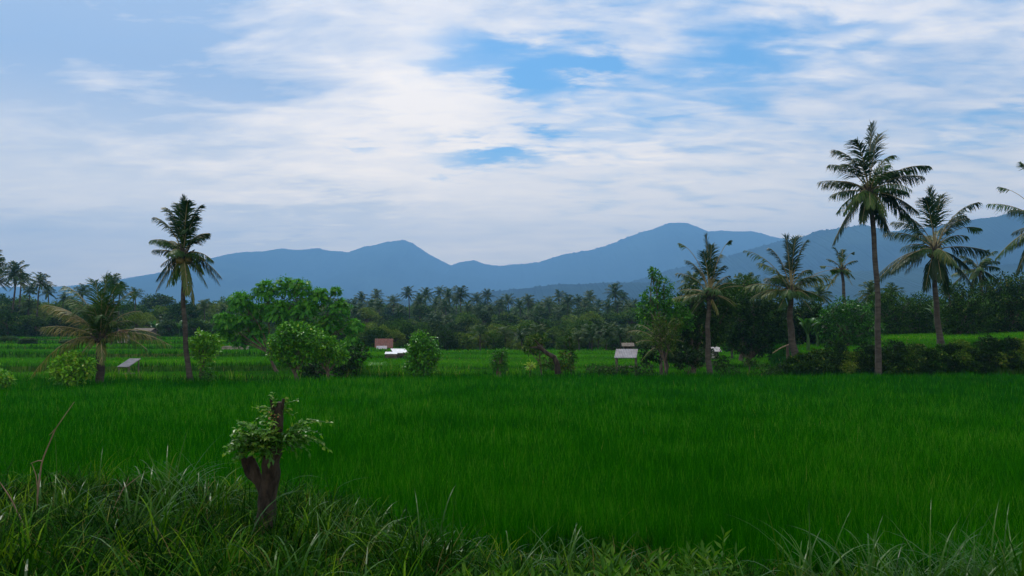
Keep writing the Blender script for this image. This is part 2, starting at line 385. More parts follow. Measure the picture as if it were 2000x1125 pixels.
# ------------------------------------------------------------------ grass and rice
def blades(mb, P, L, W, lean, curve, S, tint, mat=0, az=None, twist=1.0):
    n = len(P)
    az = rng.random(n) * 2 * math.pi if az is None else az
    h = np.stack([np.cos(az), np.sin(az), np.zeros(n)], -1)
    sa = az + math.pi / 2 + (rng.random(n) - 0.5) * twist
    side = np.stack([np.cos(sa), np.sin(sa), np.zeros(n)], -1)
    p = P.copy(); rows = []
    for k in range(S + 1):
        t = k / S
        w = W * (1 - t ** 2.2) * (0.75 + 0.25 * min(1, t * 4)) * 0.5
        rows.append(np.stack([p - side * w[:, None], p + side * w[:, None]], 1))
        th = lean + curve * ((k + 0.5) / S) ** 1.4
        p = p + (L / S)[:, None] * (np.sin(th)[:, None] * h + np.cos(th)[:, None] * np.array([0, 0, 1.0]))
    v = np.stack(rows, 1).reshape(n, -1, 3)
    m = 2 * (S + 1)
    f = np.array([[2 * k, 2 * k + 1, 2 * k + 3, 2 * k + 2] for k in range(S)])
    F = (np.arange(n)[:, None, None] * m + f[None]).reshape(-1, 4)
    mb.add(v.reshape(-1, 3), F, np.repeat(tint, S), mat)
def scatter(n, x0, x1, y0, y1, keep):
    x = x0 + (x1 - x0) * rng.random(n); y = y0 + (y1 - y0) * rng.random(n)
    m_ = keep(x, y); x = x[m_]; y = y[m_]
    return np.stack([x, y, H(x, y)], -1)
def wide(x, y, pad=1.5): return np.abs(x) < y * 0.66 + pad
def U(n, a, b): return a + (b - a) * rng.random(n)

# rice: planted in hills, so blades spring from clustered roots
def build_rice():
    mb = MB()
    for (y0, y1, dens, W, S, k) in ((7.4, 11, 150, .0085, 4, 13), (11, 15, 85, .012, 3, 13), (15, 21, 52, .018, 3, 11), (21, 28, 34, .024, 3, 10), (28, 38.5, 24, .032, 2, 9)):
        xm = y1 * 0.66 + 6
        n = int(dens * (y1 - y0) * 2 * xm)
        C = scatter(n, -xm, xm, y0, y1, lambda x, y: wide(x, y, 6) & (y > bank_edge(x) + 0.75 + 0.25 * np.sin(x * 2.3)) & (y < field_back(x) + 0.1))
        P = np.repeat(C, k, 0); P[:, :2] += rng.normal(0, 0.035, (len(P), 2)); N = len(P)
        hgt = 0.50 + 0.045 * fbm2(P[:, 0], P[:, 1], 0.9, 11) + 0.03 * fbm2(P[:, 0], P[:, 1], 0.25, 12)
        tall = rng.random(N) < 0.02
        L = hgt * U(N, 0.72, 1.12) * np.where(tall, 1.22, 1); L = L * 1.06
        tint = np.clip(0.46 + 0.14 * fbm2(P[:, 0], P[:, 1], 0.16, 13) + np.repeat(rng.normal(0, .16, len(C)), k) + rng.normal(0, 0.24, N), 0, 0.92)
        tint = np.where(rng.random(N) < 0.0008, 1.0, tint)
        blades(mb, P, L, np.full(N, W) * U(N, .7, 1.2), U(N, 0.02, 0.26), U(N, 0.05, 0.75) * np.where(rng.random(N) < .12, 1.9, 1), S, tint)
    tag(mb.build('rice_crop', M['rice']), kind='stuff')
build_rice()

# grass of the terraces and bunds behind the paddy
def build_field_grass():
    mb = MB()
    dz = lambda x, y: np.abs(H(x, y + 0.4) - H(x, y - 0.4))
    for (y0, y1, n, W, L0) in ((30.5, 48, 130000, .03, .22), (48, 75, 150000, .05, .24), (75, 140, 170000, .10, .30)):
        xm = y1 * 0.66 + 6
        P = scatter(n, -xm, xm, y0, y1, lambda x, y: wide(x, y, 6) & (y > field_back(x) + 0.15))
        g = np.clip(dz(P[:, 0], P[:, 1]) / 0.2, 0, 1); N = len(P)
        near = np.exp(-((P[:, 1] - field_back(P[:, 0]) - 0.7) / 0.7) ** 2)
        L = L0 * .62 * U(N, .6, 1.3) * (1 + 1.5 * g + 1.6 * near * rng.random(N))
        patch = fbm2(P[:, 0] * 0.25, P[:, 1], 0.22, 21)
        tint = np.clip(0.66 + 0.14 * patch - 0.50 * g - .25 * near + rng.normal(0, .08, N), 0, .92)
        tint = np.where(rng.random(N) < 0.012, 1.0, tint)
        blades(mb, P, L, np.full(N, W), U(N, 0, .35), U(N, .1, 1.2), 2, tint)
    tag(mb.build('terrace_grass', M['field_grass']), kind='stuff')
build_field_grass()

def build_verge():
    mb = MB()
    inb = lambda x, y: wide(x, y, 5.0) & (y < bank_edge(x) - 0.1)
    y1 = 10.2; xm = 11.0
    # fine low carpet
    P = scatter(280000, -xm, xm, 2.6, y1, inb); N = len(P)
    blades(mb, P, U(N, .07, .24), U(N, .005, .011), U(N, .1, .7), U(N, .3, 1.6), 3, np.clip(rng.normal(.42, .2, N), 0, .95))
    # tussocks: long arching blades from shared roots
    C = scatter(1700, -xm, xm, 2.9, y1, inb)
    big = np.clip(0.85 + 0.25 * fbm2(C[:, 0], C[:, 1], 1.1, 31), .45, 1.3) * np.where(C[:, 0] < -0.4, 1.05, .78)
    k = 20
    P = np.repeat(C, k, 0); B = np.repeat(big, k); P[:, :2] += rng.normal(0, .05, (len(P), 2)); N = len(P)
    tone = np.repeat(rng.normal(.48, .22, len(C)), k)
    blades(mb, P, B * U(N, .22, .58), U(N, .006, .015), U(N, .05, .5), U(N, .5, 2.1), 6, np.clip(tone + rng.normal(0, .13, N), 0, .92))
    # dead straw among the roots
    P = scatter(12000, -xm, xm, 2.8, y1, inb); N = len(P)
    blades(mb, P, U(N, .15, .45), U(N, .003, .007), U(N, .4, 1.3), U(N, .2, 1.2), 4, U(N, .93, 1.0))
    tag(mb.build('verge_grass', M['verge']), kind='stuff')
    mb = MB()
    # scattered single long wide blades
    P = scatter(850, -xm, xm, 3.2, y1, inb); N = len(P)
    blades(mb, P, U(N, .35, .75) * np.where(P[:, 0] < -.4, 1, .75), U(N, .010, .019), U(N, .05, .5), U(N, .8, 2.2), 9, np.clip(rng.normal(.55, .15, N), .2, .9), twist=.6)
    # grass leaning over the paddy edge at the right corner
    C = scatter(480, 2.6, 9.0, 4.4, 7.6, lambda x, y: inb(x, y)); k = 16
    P = np.repeat(C, k, 0); P[:, :2] += rng.normal(0, .05, (len(P), 2)); N = len(P)
    blades(mb, P, U(N, .3, .8), U(N, .007, .016), U(N, .05, .55), U(N, .5, 1.5), 7, np.clip(rng.normal(.5, .15, N), 0, .9))
    tag(mb.build('verge_grass', M['verge_gloss']), kind='stuff')
    # the dark leafy groundcover between the tussocks
    mb = MB(); P = scatter(56000, -xm, xm, 2.8, y1, inb); N = len(P)
    P[:, 2] += U(N, .01, .16)
    leaves(mb, P, nrm(rng.normal(0, 1, (N, 3)) + [0, 0, .2]), rng.normal(0, .5, (N, 3)) + [0, 0, 1], U(N, .02, .045), U(N, .010, .02), np.clip(rng.normal(.4, .18, N), 0, 1))
    tag(mb.build('ground_cover', M['verge']), kind='stuff')

def leaves(mb, P, D, Nn, L, W, tint, mat=0):
    """diamond leaves: D = pointing direction, Nn = rough normal"""
    D = nrm(D); S = nrm(np.cross(D, Nn)); n = len(P)
    L = np.broadcast_to(L, (n,))[:, None]; W = np.broadcast_to(W, (n,))[:, None]
    up = np.cross(S, D)
    v = np.stack([P, P + D * L * .45 + S * W * .5 + up * W * .12, P + D * L - up * L * .12, P + D * L * .45 - S * W * .5 + up * W * .12], 1)
    mb.add(v.reshape(-1, 3), np.arange(4 * n).reshape(-1, 4), tint, mat)
build_verge()

# ------------------------------------------------------------------ palms
def frond(mb, P0, P1, P2, nl=34, llen=0.62, lw=0.045, start=0.14, tint=0.45, droop=0.55, drop=0.08, rr=0.028, seg2=True, mats=(0, 1), curl=0.9):
    P0, P1, P2 = map(lambda q: np.asarray(q, float), (P0, P1, P2))
    bez = lambda t: ((1 - t) ** 2)[:, None] * P0 + (2 * t * (1 - t))[:, None] * P1 + (t ** 2)[:, None] * P2
    t = np.linspace(0, 1, 9); mb.tube(bez(t), rr * (1 - .85 * t) + .004, 4, .5, mats[1], cap=False)
    nl = int(nl * (1.3 if seg2 else 1)); t = np.linspace(start, 1, nl); t = np.repeat(t, 2); s = np.tile([1, -1], nl)
    m_ = rng.random(len(t)) > drop; t = np.clip(t[m_] + rng.normal(0, .004, m_.sum()), start, 1); s = s[m_]; n = len(t)
    p = bez(t); tg = nrm(2 * (1 - t)[:, None] * (P1 - P0) + 2 * t[:, None] * (P2 - P1))
    hd = (P2 - P0) * [1, 1, 0] + [1e-3, 0, 0]; side = nrm(np.cross(hd, [0, 0, 1.0]))[None].repeat(n, 0); nn = np.cross(side, tg); up_ = np.clip(tg[:, 2], 0, 1)
    prof = llen * (0.45 + 0.75 * np.sin(math.pi * np.clip(.12 + t * .80, 0, 1))) * np.where(t > .93, .7, 1) * U(n, .85, 1.12)
    a = 0.50 + 0.55 * t + .12 * up_ + rng.normal(0, .10, n)
    d = side * (s * np.cos(a))[:, None] + tg * np.sin(a)[:, None] + nn * U(n, -.10, .16)[:, None]
    d = nrm(d + np.array([0, 0, -1.0]) * (droop * 1.25 * (1 - .6 * up_) * U(n, .6, 1.3))[:, None])
    mid = p + d * (prof * .5)[:, None]
    d2 = nrm(d + np.array([0, 0, -1.0]) * (curl * (1 - .55 * up_) * U(n, .6, 1.6))[:, None]); tip = mid + d2 * (prof * .5)[:, None]
    w = nrm(np.cross(d, nn) + tg * .35) * lw * .5
    tt = np.clip(tint + rng.normal(0, .09, n), 0, 1)
    if seg2:
        v = np.stack([p - w * .7, p + w * .7, mid + w, mid - w, tip + w * .2, tip - w * .2], 1).reshape(-1, 3)
        f = np.array([[0, 1, 2, 3], [3, 2, 4, 5]]); F = (np.arange(n)[:, None, None] * 6 + f[None]).reshape(-1, 4)
        mb.add(v, F, np.repeat(tt, 2), mats[0])
    else:
        v = np.stack([p - w, p + w, tip + w * .35, tip - w * .35], 1).reshape(-1, 3)
        mb.add(v, np.arange(4 * n).reshape(-1, 4), tt, mats[0])

def frond_curve(tip, arch=0.45):
    """control points of an arching frond from the crown heart (origin) to tip"""
    tip = np.asarray(tip, float); L = np.linalg.norm(tip); hz = np.array([tip[0], tip[1], 0])
    hl = np.linalg.norm(hz)
    p1 = hz * (0.50 - .18 * max(0, tip[2]) / L) + np.array([0, 0, tip[2] * .5 + .22 * max(0, tip[2]) + arch * L * (0.35 + 0.65 * min(1, hl / L))])
    return np.zeros(3), p1, tip

def trunk_pts(base, top, bow=0.3, n=16, dirn=1):
    t = np.linspace(0, 1, n)[:, None]; base = np.asarray(base, float); top = np.asarray(top, float)
    p = base + (top - base) * t
    p[:, 0] += dirn * bow * np.sin(t[:, 0] * math.pi) + .02 * np.sin(t[:, 0] * 17); return p

def big_palm(label, base_px, Y, crown_px, spec, r0=.17, r1=.10, bow=.2, dirn=1, fill=10, fillL=1.9, scale=1.0, lean_y=0.0, lw=.05, nl=36, llen=.66, nuts=True, group=None, fill_el=(-.7, .9), ftint=.42):
    """palm whose fronds aim at the places given in spec: (dx, dy, depth, arch, tint, start) in photo pixels from the crown"""
    b0 = at(base_px[0], base_px[1], Y); bz = float(H(b0[0], Y)); base = np.array([b0[0], Y, bz])
    top = at(crown_px[0], crown_px[1], Y + lean_y); k = (Y + lean_y) / 1600
    root = empty('coconut_palm', base, label, 'palm tree', group)
    tp = trunk_pts([0, 0, -.15], top - base, bow, 18, dirn)
    t = np.linspace(0, 1, 18); rad = r1 + (r0 - r1) * (1 - t) ** 1.3 + .10 * np.exp(-t * 22) * (r0 / .17)
    mb = MB(); mb.tube(tp, rad, 10, .5, 0, .10); mb.build('trunk', M['palm_bark'], root)
    c = top - base
    for it in spec:
        dx, dy, dep, arch, tint, st = (list(it) + [0, .3, ftint, .14])[:6] if len(it) < 6 else it
        tint = tint * .88 if tint > .55 and base_px[0] > 400 else tint
        tip = np.array([dx * k, dep * k, -dy * k]); a, p1, p2 = frond_curve(tip, arch)
        Lf = np.linalg.norm(tip)
        mb = MB()
        if st > .5: frond(mb, c, c + p1, c + p2, 12, llen * .8, lw * 1.2, st, tint, .7, .05, .02)
        else: frond(mb, c, c + p1, c + p2, int(nl * min(1.2, max(.6, Lf / 2.4))), llen * min(1, .35 + Lf / 3), lw, st, tint, .5, .07)
        mb.build('frond', [M['palm'], M['rachis']], root)
    for q in range(fill):
        az = q * 2.4 + rng.random() * .5; el = fill_el[0] + (fill_el[1] - fill_el[0]) * rng.random()
        L = fillL * (0.75 + .35 * rng.random())
        tip = L * np.array([math.cos(az) * math.cos(el), math.sin(az) * math.cos(el), math.sin(el)])
        a, p1, p2 = frond_curve(tip, .3)
        mb = MB(); frond(mb, c, c + p1, c + p2, nl - 6, llen * .9, lw, .12, ftint + (.25 if el < -.4 else 0) * rng.random(), .55, .08)
        mb.build('frond', [M['palm'], M['rachis']], root)
    # leaf bases and flower stalks fill the heart of the crown
    mb = MB()
    for q in range(16):
        az = q * 2.4; el = -.2 + 1.3 * q / 16; d = np.array([math.cos(az) * math.cos(el), math.sin(az) * math.cos(el), math.sin(el)])
        mb.tube([c - [0, 0, .25], c + d * .22 - [0, 0, .08], c + d * .48], [.08, .05, .025], 5)
    mb.build('crown_heart', M['palm_bark'], root)
    if nuts:
        mb = MB()
        for q in range(9):
            az = q * 2.4; d = np.array([math.cos(az) * .26, math.sin(az) * .26, -.22 - .12 * rng.random()])
            mb.tube([c + d + [0, 0, .13], c + d + [0, 0, .09], c + d, c + d - [0, 0, .09], c + d - [0, 0, .12]], [.02, .08, .11, .08, .02], 7)
        mb.build('coconut_cluster', M['coconut'], root)
    return root

big_palm('lone tall slender coconut palm with narrow upright crown and ragged drooping skirt', (372, 736), 33.8, (358, 497),
    [(-2, -112, 0, .02), (30, -96, 5, .10), (-36, -92, 5, .10), (14, -100, -20, .05), (-18, -102, 20, .05), (40, -45, 25, .18), (48, -32, -20, .2), (-46, -70, -25, .14), (-52, -25, 10, .14), (-55, -8, -10, .08),
     (-52, 48, 5, .30), (-40, 70, -25, .32), (75, 45, 0, .30), (64, 55, 20, .35), (-20, 62, -25, .3, .6), (25, 92, -8, .22, .75), (20, 78, -25, .25, .7), (40, 60, 20, .3, .6), (-30, 55, 28, .3, .5), (28, -72, -15, .1), (-24, -66, 18, .1), (36, 8, 18, .2), (-34, 22, -20, .2)],
    r0=.12, r1=.08, bow=.10, dirn=-1, fill=8, fillL=1.3, nl=40, llen=.46, lw=.048)
big_palm('tallest coconut palm with wide feathery crown, standing at the hedge foot on the right', (1714, 727), 37.6, (1698, 376),
    [(8, -134, 0, .08), (28, -118, 12, .12), (-62, -88, 15, .22), (-84, -52, -15, .22), (-92, -24, 15, .15), (-78, 6, -10, .16), (-72, 98, 0, .36), (-50, 72, 25, .35), (-28, 60, -30, .3),
     (122, -54, 5, .16), (92, -28, -25, .18), (84, -6, 25, .15), (90, 40, -10, .25), (100, 66, 15, .28), (30, 82, -20, .3), (42, 70, 25, .3), (-40, -60, -35, .2), (46, -40, 40, .2), (-36, -100, -18, .2), (52, -76, 10, .2, .5), (-46, 20, -45, .3, .55), (10, 50, -45, .45, .6)],
    r0=.145, r1=.105, bow=.16, dirn=1, fill=12, fillL=2.0, nl=40, llen=.62)
big_palm('second tall coconut palm on the raised bank, right of the tallest, with spreading low fronds', (1838, 670), 43.5, (1826, 488),
    [(-6, -118, 0, .05), (20, -108, 10, .06), (-24, -98, -15, .08), (88, -94, 0, .16), (72, -72, 25, .18), (-92, -34, 10, .18), (-72, -58, 20, .18), (-120, 66, 0, .30), (-98, 44, -25, .28), (-104, 50, 25, .3),
     (68, 32, 10, .22), (92, 4, -20, .16), (96, -44, 10, .25, .5, .72), (60, 70, -20, .3), (34, 78, 20, .3), (-30, 76, -20, .3), (-44, 40, 30, .3), (50, -60, -25, .15), (-50, -72, 25, .15), (-10, 60, -40, .4)],
    r0=.165, r1=.115, bow=.12, dirn=-1, fill=9, fillL=2.0, nl=38, llen=.68)
big_palm('wind-torn coconut palm with spindly bare fronds, beside the dark thicket edge', (1387, 716), 37.8, (1386, 578),
    [(-6, -118, 0, .04), (8, -100, 12, .05), (-14, -84, -12, .05), (16, -76, 8, .06), (-56, -104, 5, .16, .5, .82), (38, -108, -10, .1, .4, .85), (26, -82, 10, .12, .4, .8), (-42, -70, 5, .14), (-66, -44, -10, .16), (-54, -12, 12, .16, .7), (-70, 4, 5, .12, .9, .4),
     (40, -40, 5, .12), (62, -18, -12, .15, .6), (54, 16, 10, .25, .7), (12, 34, -15, .3, .9), (-32, 34, 15, .3), (-20, -56, 18, .1), (24, -58, -18, .1)],
    r0=.14, r1=.10, bow=.10, dirn=-1, fill=8, fillL=1.25, nl=26, llen=.46, nuts=False, ftint=.40)
big_palm('coconut palm with upright plume and straw-yellow side fronds, left of the tallest palm', (1556, 695), 41.0, (1545, 572),
    [(-8, -110, 0, .03), (14, -108, 8, .04), (-34, -88, 14, .10), (28, -100, -8, .07), (-88, -84, 5, .12, .35, .55), (-66, -58, -12, .14, .8, .3), (-88, -12, 8, .22, .85), (-60, 6, -15, .25, .7), (-74, 10, 15, .3, .7),
     (84, -26, 5, .22, .92), (66, -34, -15, .2, .8), (62, 8, 15, .25, .6), (92, -46, 6, .12, .5, .88), (-30, 30, -20, .3, .5), (34, 34, -15, .3, .5), (8, -60, 20, .1), (-44, -30, 18, .15)],
    r0=.20, r1=.13, bow=.16, dirn=-1, fill=9, fillL=1.5, nl=34, llen=.60, nuts=False)
big_palm('coconut palm at the far right edge, fronds reaching into the frame', (2052, 690), 39.5, (2042, 442),
    [(-44, -126, 0, .12, .4, .8), (-84, -80, 10, .12, .4, .8), (-112, -44, 0, .14, .45), (-78, -30, -15, .16), (-96, 62, 5, .26, .5), (-66, 88, -15, .28), (-60, 40, 20, .2), (-52, 10, 20, .2), (60, -90, 0, .2), (90, -20, 10, .2), (80, 60, -10, .3), (20, -110, 10, .1), (-20, 90, 10, .3), (40, 90, 10, .3)],
    r0=.20, r1=.13, bow=.1, fill=5, fillL=1.8, nl=34, llen=.60)
big_palm('small bright-fronded coconut palm in the gap left of the tallest trunk', (1646, 620), 62.0, (1644, 527),
    [(-14, -44, 0, .08), (6, -40, 8, .05), (20, -34, -8, .1, .4, .8), (-26, -22, 5, .1), (28, -18, -5, .15), (-22, 14, 8, .3, .85), (-30, 38, 0, .2, .9), (26, 16, 4, .3, .6), (16, 30, -10, .3, .8), (-8, -24, -14, .1, .9), (12, 4, -16, .3, .8), (-40, -8, 3, .05, .5, .75)],
    r0=.15, r1=.11, bow=.15, fill=5, fillL=.95, nl=22, llen=.42, lw=.07, nuts=False)
big_palm('blurred round-headed coconut palm behind the bank, near the right edge', (1914, 640), 66.0, (1912, 528),
    [(34, -38, 0, .14, .5), (-30, -30, 8, .15), (-52, 8, 0, .2, .55), (-48, 28, 8, .3), (38, 24, 0, .3), (28, 42, 10, .3), (-12, -42, 5, .1), (10, -38, -10, .1), (44, -6, 10, .2), (-22, 44, -8, .3)],
    r0=.16, r1=.12, fill=8, fillL=1.5, nl=24, llen=.6, lw=.08, nuts=False)
# young palm on the left: short thick trunk, long arching straw-tipped fronds
big_palm('young coconut palm with short thick trunk and long arching fronds beside a round bush', (194, 748), 32.0, (196, 662),
    [(10, -122, 0, .04, .45), (-18, -112, 10, .06, .4), (36, -108, -8, .08, .4), (58, -94, 12, .14, .4), (-76, -104, 5, .16, .5), (-58, -78, -12, .2, .55), (-112, -66, 0, .12, .92, .25), (-118, -22, 5, .14, .9, .2), (-84, -46, 15, .2, .8),
     (-132, 72, 0, .42, .9), (-108, 56, 18, .40, .7), (136, 12, 0, .26, .85), (112, -6, 12, .26, .6), (98, 20, -15, .3, .6), (74, -54, 8, .22, .6), (40, -34, -22, .3, .7), (18, 44, -26, .4, .8), (-34, 40, -18, .4, .8), (-8, -70, 14, .1, .7), (8, -86, -14, .1, .5)],
    r0=.16, r1=.15, bow=.03, fill=8, fillL=1.5, nl=40, llen=.52, lw=.036, nuts=False, fill_el=(.1, 1.3), ftint=.45)
big_palm('short yellow-fronded coconut palm by the thin-trunked tree, left of the dark thicket', (1297, 712), 39.5, (1290, 676),
    [(-62, -28, 0, .28, .8), (-44, -42, 8, .2, .6), (10, -60, 0, .1, .6), (-18, -66, 5, .1, .5), (40, -40, 0, .2, .7), (46, -8, 6, .3, .6), (-50, -6, -8, .3, .7), (26, -54, -8, .1)],
    r0=.09, r1=.08, fill=4, fillL=1.2, nl=24, llen=.34, lw=.034, nuts=False)

# ------------------------------------------------------------------ broadleaf trees and bushes
def crown_leaves(mb, cl_, n, L, W, tint=.45, tvar=.14, mat=0, down=.15, up=.0, shell=.55):
    c, r = np.array(cl_[:3], float), np.array(cl_[3:] if len(cl_) > 4 else [cl_[3]] * 3, float)
    d = nrm(rng.normal(0, 1, (n, 3)))
    lump = 1 + .24 * np.sin(d[:, 0] * 5 + c[0] * 3) * np.sin(d[:, 2] * 6 + c[1]) + .10 * np.sin(d[:, 1] * 9 + d[:, 2] * 7 + c[2])
    rr = (shell + (1 - shell) * rng.random(n) ** .6) * lump * U(n, .84, 1.12)
    P = c + d * r * rr[:, None]
    D = nrm(d * .8 + rng.normal(0, .6, (n, 3)) + np.array([0, 0, -down + up]))
    N_ = d * .5 + rng.normal(0, .45, (n, 3)) + [0, 0, .7]
    clump = .12 * np.sin(P[:, 0] * 4.1 / r[0] + c[0]) * np.sin(P[:, 1] * 3.3 / r[0] + P[:, 2] * 4.5 / r[0])
    leaves(mb, P, D, N_, U(n, .7, 1.25) * L, U(n, .75, 1.2) * W, np.clip(tint + clump + rng.normal(0, tvar, n), 0, 1), mat)
def limb(mb, a, b_, r0, r1, bow=.1, mat=0, n=7):
    a = np.asarray(a, float); b_ = np.asarray(b_, float); t = np.linspace(0, 1, n)[:, None]
    p = a + (b_ - a) * t; L = np.linalg.norm(b_ - a)
    off = rng.normal(0, 1, 3) * bow * L; p = p + np.sin(t * math.pi) * off + [0, 0, 0]
    mb.tube(p, r0 + (r1 - r0) * t[:, 0], 7, .5, mat, .12)

def px_tree(name, cat, label, base_px, Y, clusters, mat='bush', L=.14, W=.07, dens=1.0, trunk=(.10, .05), bark='bark', sprays=False, tint=.45, group=None, dz=.6, forks=None, down=.15, tvar=.14):
    """tree or bush: clusters = (px, py, radius_px, depth_px, [squash]) around the base"""
    b0 = at(base_px[0], base_px[1], Y); base = np.array([b0[0], Y, float(H(b0[0], Y))]); k = Y / 1600
    root = empty(name, base, label, cat, group)
    bk = MB(); lf = MB(); cs = []
    for c in clusters:
        p = at(c[0], c[1], Y) - base; p[1] += (c[3] if len(c) > 3 else 0) * k
        cs.append((p, c[2] * k, (c[4] if len(c) > 4 else 1.0)))
    mid = np.mean([c[0] for c in cs], 0)
    fk = np.array([mid[0] * .35, mid[1] * .35, max(.25, min(c[0][2] - c[1] for c in cs) * .7)]) if forks is None else np.array([(at(*forks, Y) - base)[0], 0, (at(*forks, Y) - base)[2]])
    limb(bk, [0, 0, -.12], fk, trunk[0], trunk[1] * 1.3, .05)
    for p, r, sq in cs:
        limb(bk, fk, p, trunk[1], trunk[1] * .3, .045)
        for q in range(3):
            limb(bk, p * .75 + fk * .25, p + nrm(rng.normal(0, 1, 3)) * r * .6, trunk[1] * .35, .01, .1, n=4)
        if sprays:
            nsp = int(34 * dens * (r / .55) ** 1.6)
            for q in range(nsp):
                az = rng.random() * 6.283; el = rng.uniform(-.35, 1.35); d = np.array([math.cos(az) * math.cos(el), math.sin(az) * math.cos(el), math.sin(el) * sq])
                o_ = p + d * r * rng.uniform(.15, .55); tip = o_ + np.array([d[0], d[1], 0]) * r * rng.uniform(.45, .75) + [0, 0, (d[2] * .5 - .25) * r]
                md = (o_ + tip) / 2 + np.array([0, 0, .28 * r])
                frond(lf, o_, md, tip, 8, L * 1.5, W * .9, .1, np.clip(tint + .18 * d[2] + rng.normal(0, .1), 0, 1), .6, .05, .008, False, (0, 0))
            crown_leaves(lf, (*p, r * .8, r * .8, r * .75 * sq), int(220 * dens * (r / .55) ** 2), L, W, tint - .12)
        else:
            n = int(1050 * dens * (r / .8) ** 2 * (.14 * .07) / (L * W))
            crown_leaves(lf, (*p, r, r, r * sq), n, L, W, tint, tvar, down=down)
            crown_leaves(lf, (*p, r * .6, r * .6, r * .6 * sq), n // 5, L, W, tint - .15)  # inner leaves tinted darker: shade inside the crown put into the leaf colour
            for q in range(5):      # leading shoots that break the outline
                d = nrm(rng.normal(0, 1, 3) + [0, 0, .45]); e = p + d * r * np.array([1, 1, sq]) * rng.uniform(.95, 1.2)
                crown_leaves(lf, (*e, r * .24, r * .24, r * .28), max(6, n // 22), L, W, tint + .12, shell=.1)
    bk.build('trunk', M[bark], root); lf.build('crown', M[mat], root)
    return root

px_tree('pinnate_tree', 'tree', 'large spreading tree with drooping fern-like leaf sprays behind two round bushes', (545, 712), 46.0,
    [(432, 622, 20, 0, .8), (440, 656, 20, 0, .8), (468, 668, 20, 5), (656, 570, 14, 0), (472, 592, 30, 0), (448, 634, 30, 0, .8), (500, 612, 26, 20), (520, 572, 27, 0, 1.2), (556, 566, 26, 10, 1.3), (590, 570, 26, -5, 1.3), (624, 584, 27, 0, 1.1), (664, 604, 26, 0), (600, 608, 30, -15), (548, 610, 32, -10), (645, 635, 30, 10), (690, 640, 22, 0), (500, 648, 24, 10), (570, 648, 34, -10), (620, 650, 34, 5), (688, 672, 24, -10), (640, 690, 34, 20), (478, 632, 22, -15)],
    'acacia', .13, .07, 1.15, (.11, .05), sprays=True, tint=.58, forks=(527, 690))
px_tree('round_bush', 'bush', 'large glossy round bush at the paddy edge, left one of the joined pair', (580, 738), 35.5,
    [(556, 666, 30, 0, .75), (590, 658, 30, 0, .75), (572, 652, 26, -6, .7), (543, 686, 20, 0, .8), (606, 682, 22, -4, .8), (574, 690, 30, 6, .8), (560, 706, 16, 10, .8)], 'bush', .18, .085, 1.35, (.12, .06), tint=.56, group='pair of joined bushes')
px_tree('round_bush', 'bush', 'smaller glossy round bush on curved trunk, right one of the joined pair', (640, 736), 36.0,
    [(632, 674, 24, 0, .75), (654, 682, 22, 0, .75), (638, 694, 22, 4, .8), (614, 690, 16, 0, .8), (664, 700, 14, 4, .8)], 'bush', .18, .085, 1.35, (.10, .05), tint=.56, group='pair of joined bushes')
px_tree('low_shrub', 'bush', 'dark low shrub filling the gap right of the joined bushes', (688, 728), 37.2,
    [(676, 704, 22, 0), (700, 690, 18, 6), (690, 720, 16, 0), (660, 724, 14, 8), (616, 722, 18, 14), (596, 724, 16, 14)], 'dark_leaf', .15, .08, 1.0, (.05, .03), tint=.5)
px_tree('topknot_bush', 'bush', 'bright green ball-headed bush on leaning trunk beside the lone tall palm', (396, 738), 34.2,
    [(398, 678, 26, 0), (386, 672, 18, 0), (412, 668, 18, 0), (402, 696, 18, 0), (398, 664, 16, -4)], 'bush', .16, .08, 1.1, (.10, .07), tint=.62, forks=(396, 712))
px_tree('low_shrub', 'bush', 'tiny leafy shrub under the ball-headed bush', (404, 742), 33.4, [(404, 728, 11, 0), (396, 736, 8, 0), (412, 735, 8, 0)], 'bush', .12, .06, .8, (.02, .01), tint=.3)
px_tree('round_bush', 'bush', 'bright low round bush in front of the young palm', (142, 752), 31.0,
    [(140, 722, 30, 0, .85), (118, 720, 20, 0), (164, 718, 20, 0), (142, 736, 28, -4, .7), (128, 708, 12, 0), (156, 704, 12, 0)], 'bush', .17, .085, 1.0, (.06, .03), tint=.64)
px_tree('round_bush', 'bush', 'pale-leaved bush cut off by the left edge', (-2, 758), 29.0, [(-4, 736, 22, 0, .8), (14, 744, 12, 0, .7), (-24, 740, 20, 0)], 'bush', .13, .06, .9, (.04, .02), tint=.62)
px_tree('tall_bush', 'bush', 'leafy upright bush in front of the white-roofed hut', (822, 732), 36.4,
    [(824, 676, 25, 0), (806, 682, 16, 0), (842, 680, 18, 0), (822, 700, 28, 0), (812, 716, 20, 0), (836, 714, 18, 4), (850, 696, 12, 0), (826, 664, 12, 0)], 'bush', .16, .075, .9, (.06, .04), tint=.42)
px_tree('pollard_bush', 'bush', 'small pollarded stump sprouting a square tuft, middle of the paddy edge', (975, 729), 36.9,
    [(972, 694, 10, 0), (982, 692, 9, 0), (966, 704, 8, 0, 1.4), (985, 706, 7, 0, 1.5), (975, 716, 9, -3), (968, 716, 8, -3), (983, 718, 8, -3)], 'bush', .11, .05, 1.5, (.13, .09), tint=.42, forks=(975, 705))
px_tree('slim_shrub', 'bush', 'slim upright young tree right of the dead leaning trunk', (1114, 722), 38.2,
    [(1112, 672, 8, 0, 1.6), (1110, 690, 10, 0, 1.2), (1120, 700, 8, 0), (1112, 658, 5, 0, 1.5)], 'wood_leaf', .13, .06, .9, (.04, .02), tint=.5)
px_tree('leafy_shrub', 'bush', 'rounded dark shrub behind the dead leaning trunk', (1100, 726), 37.6,
    [(1102, 706, 17, 0), (1086, 712, 12, 6), (1068, 708, 14, 10), (1112, 716, 10, 0)], 'dark_leaf', .14, .07, .9, (.05, .02), tint=.72)
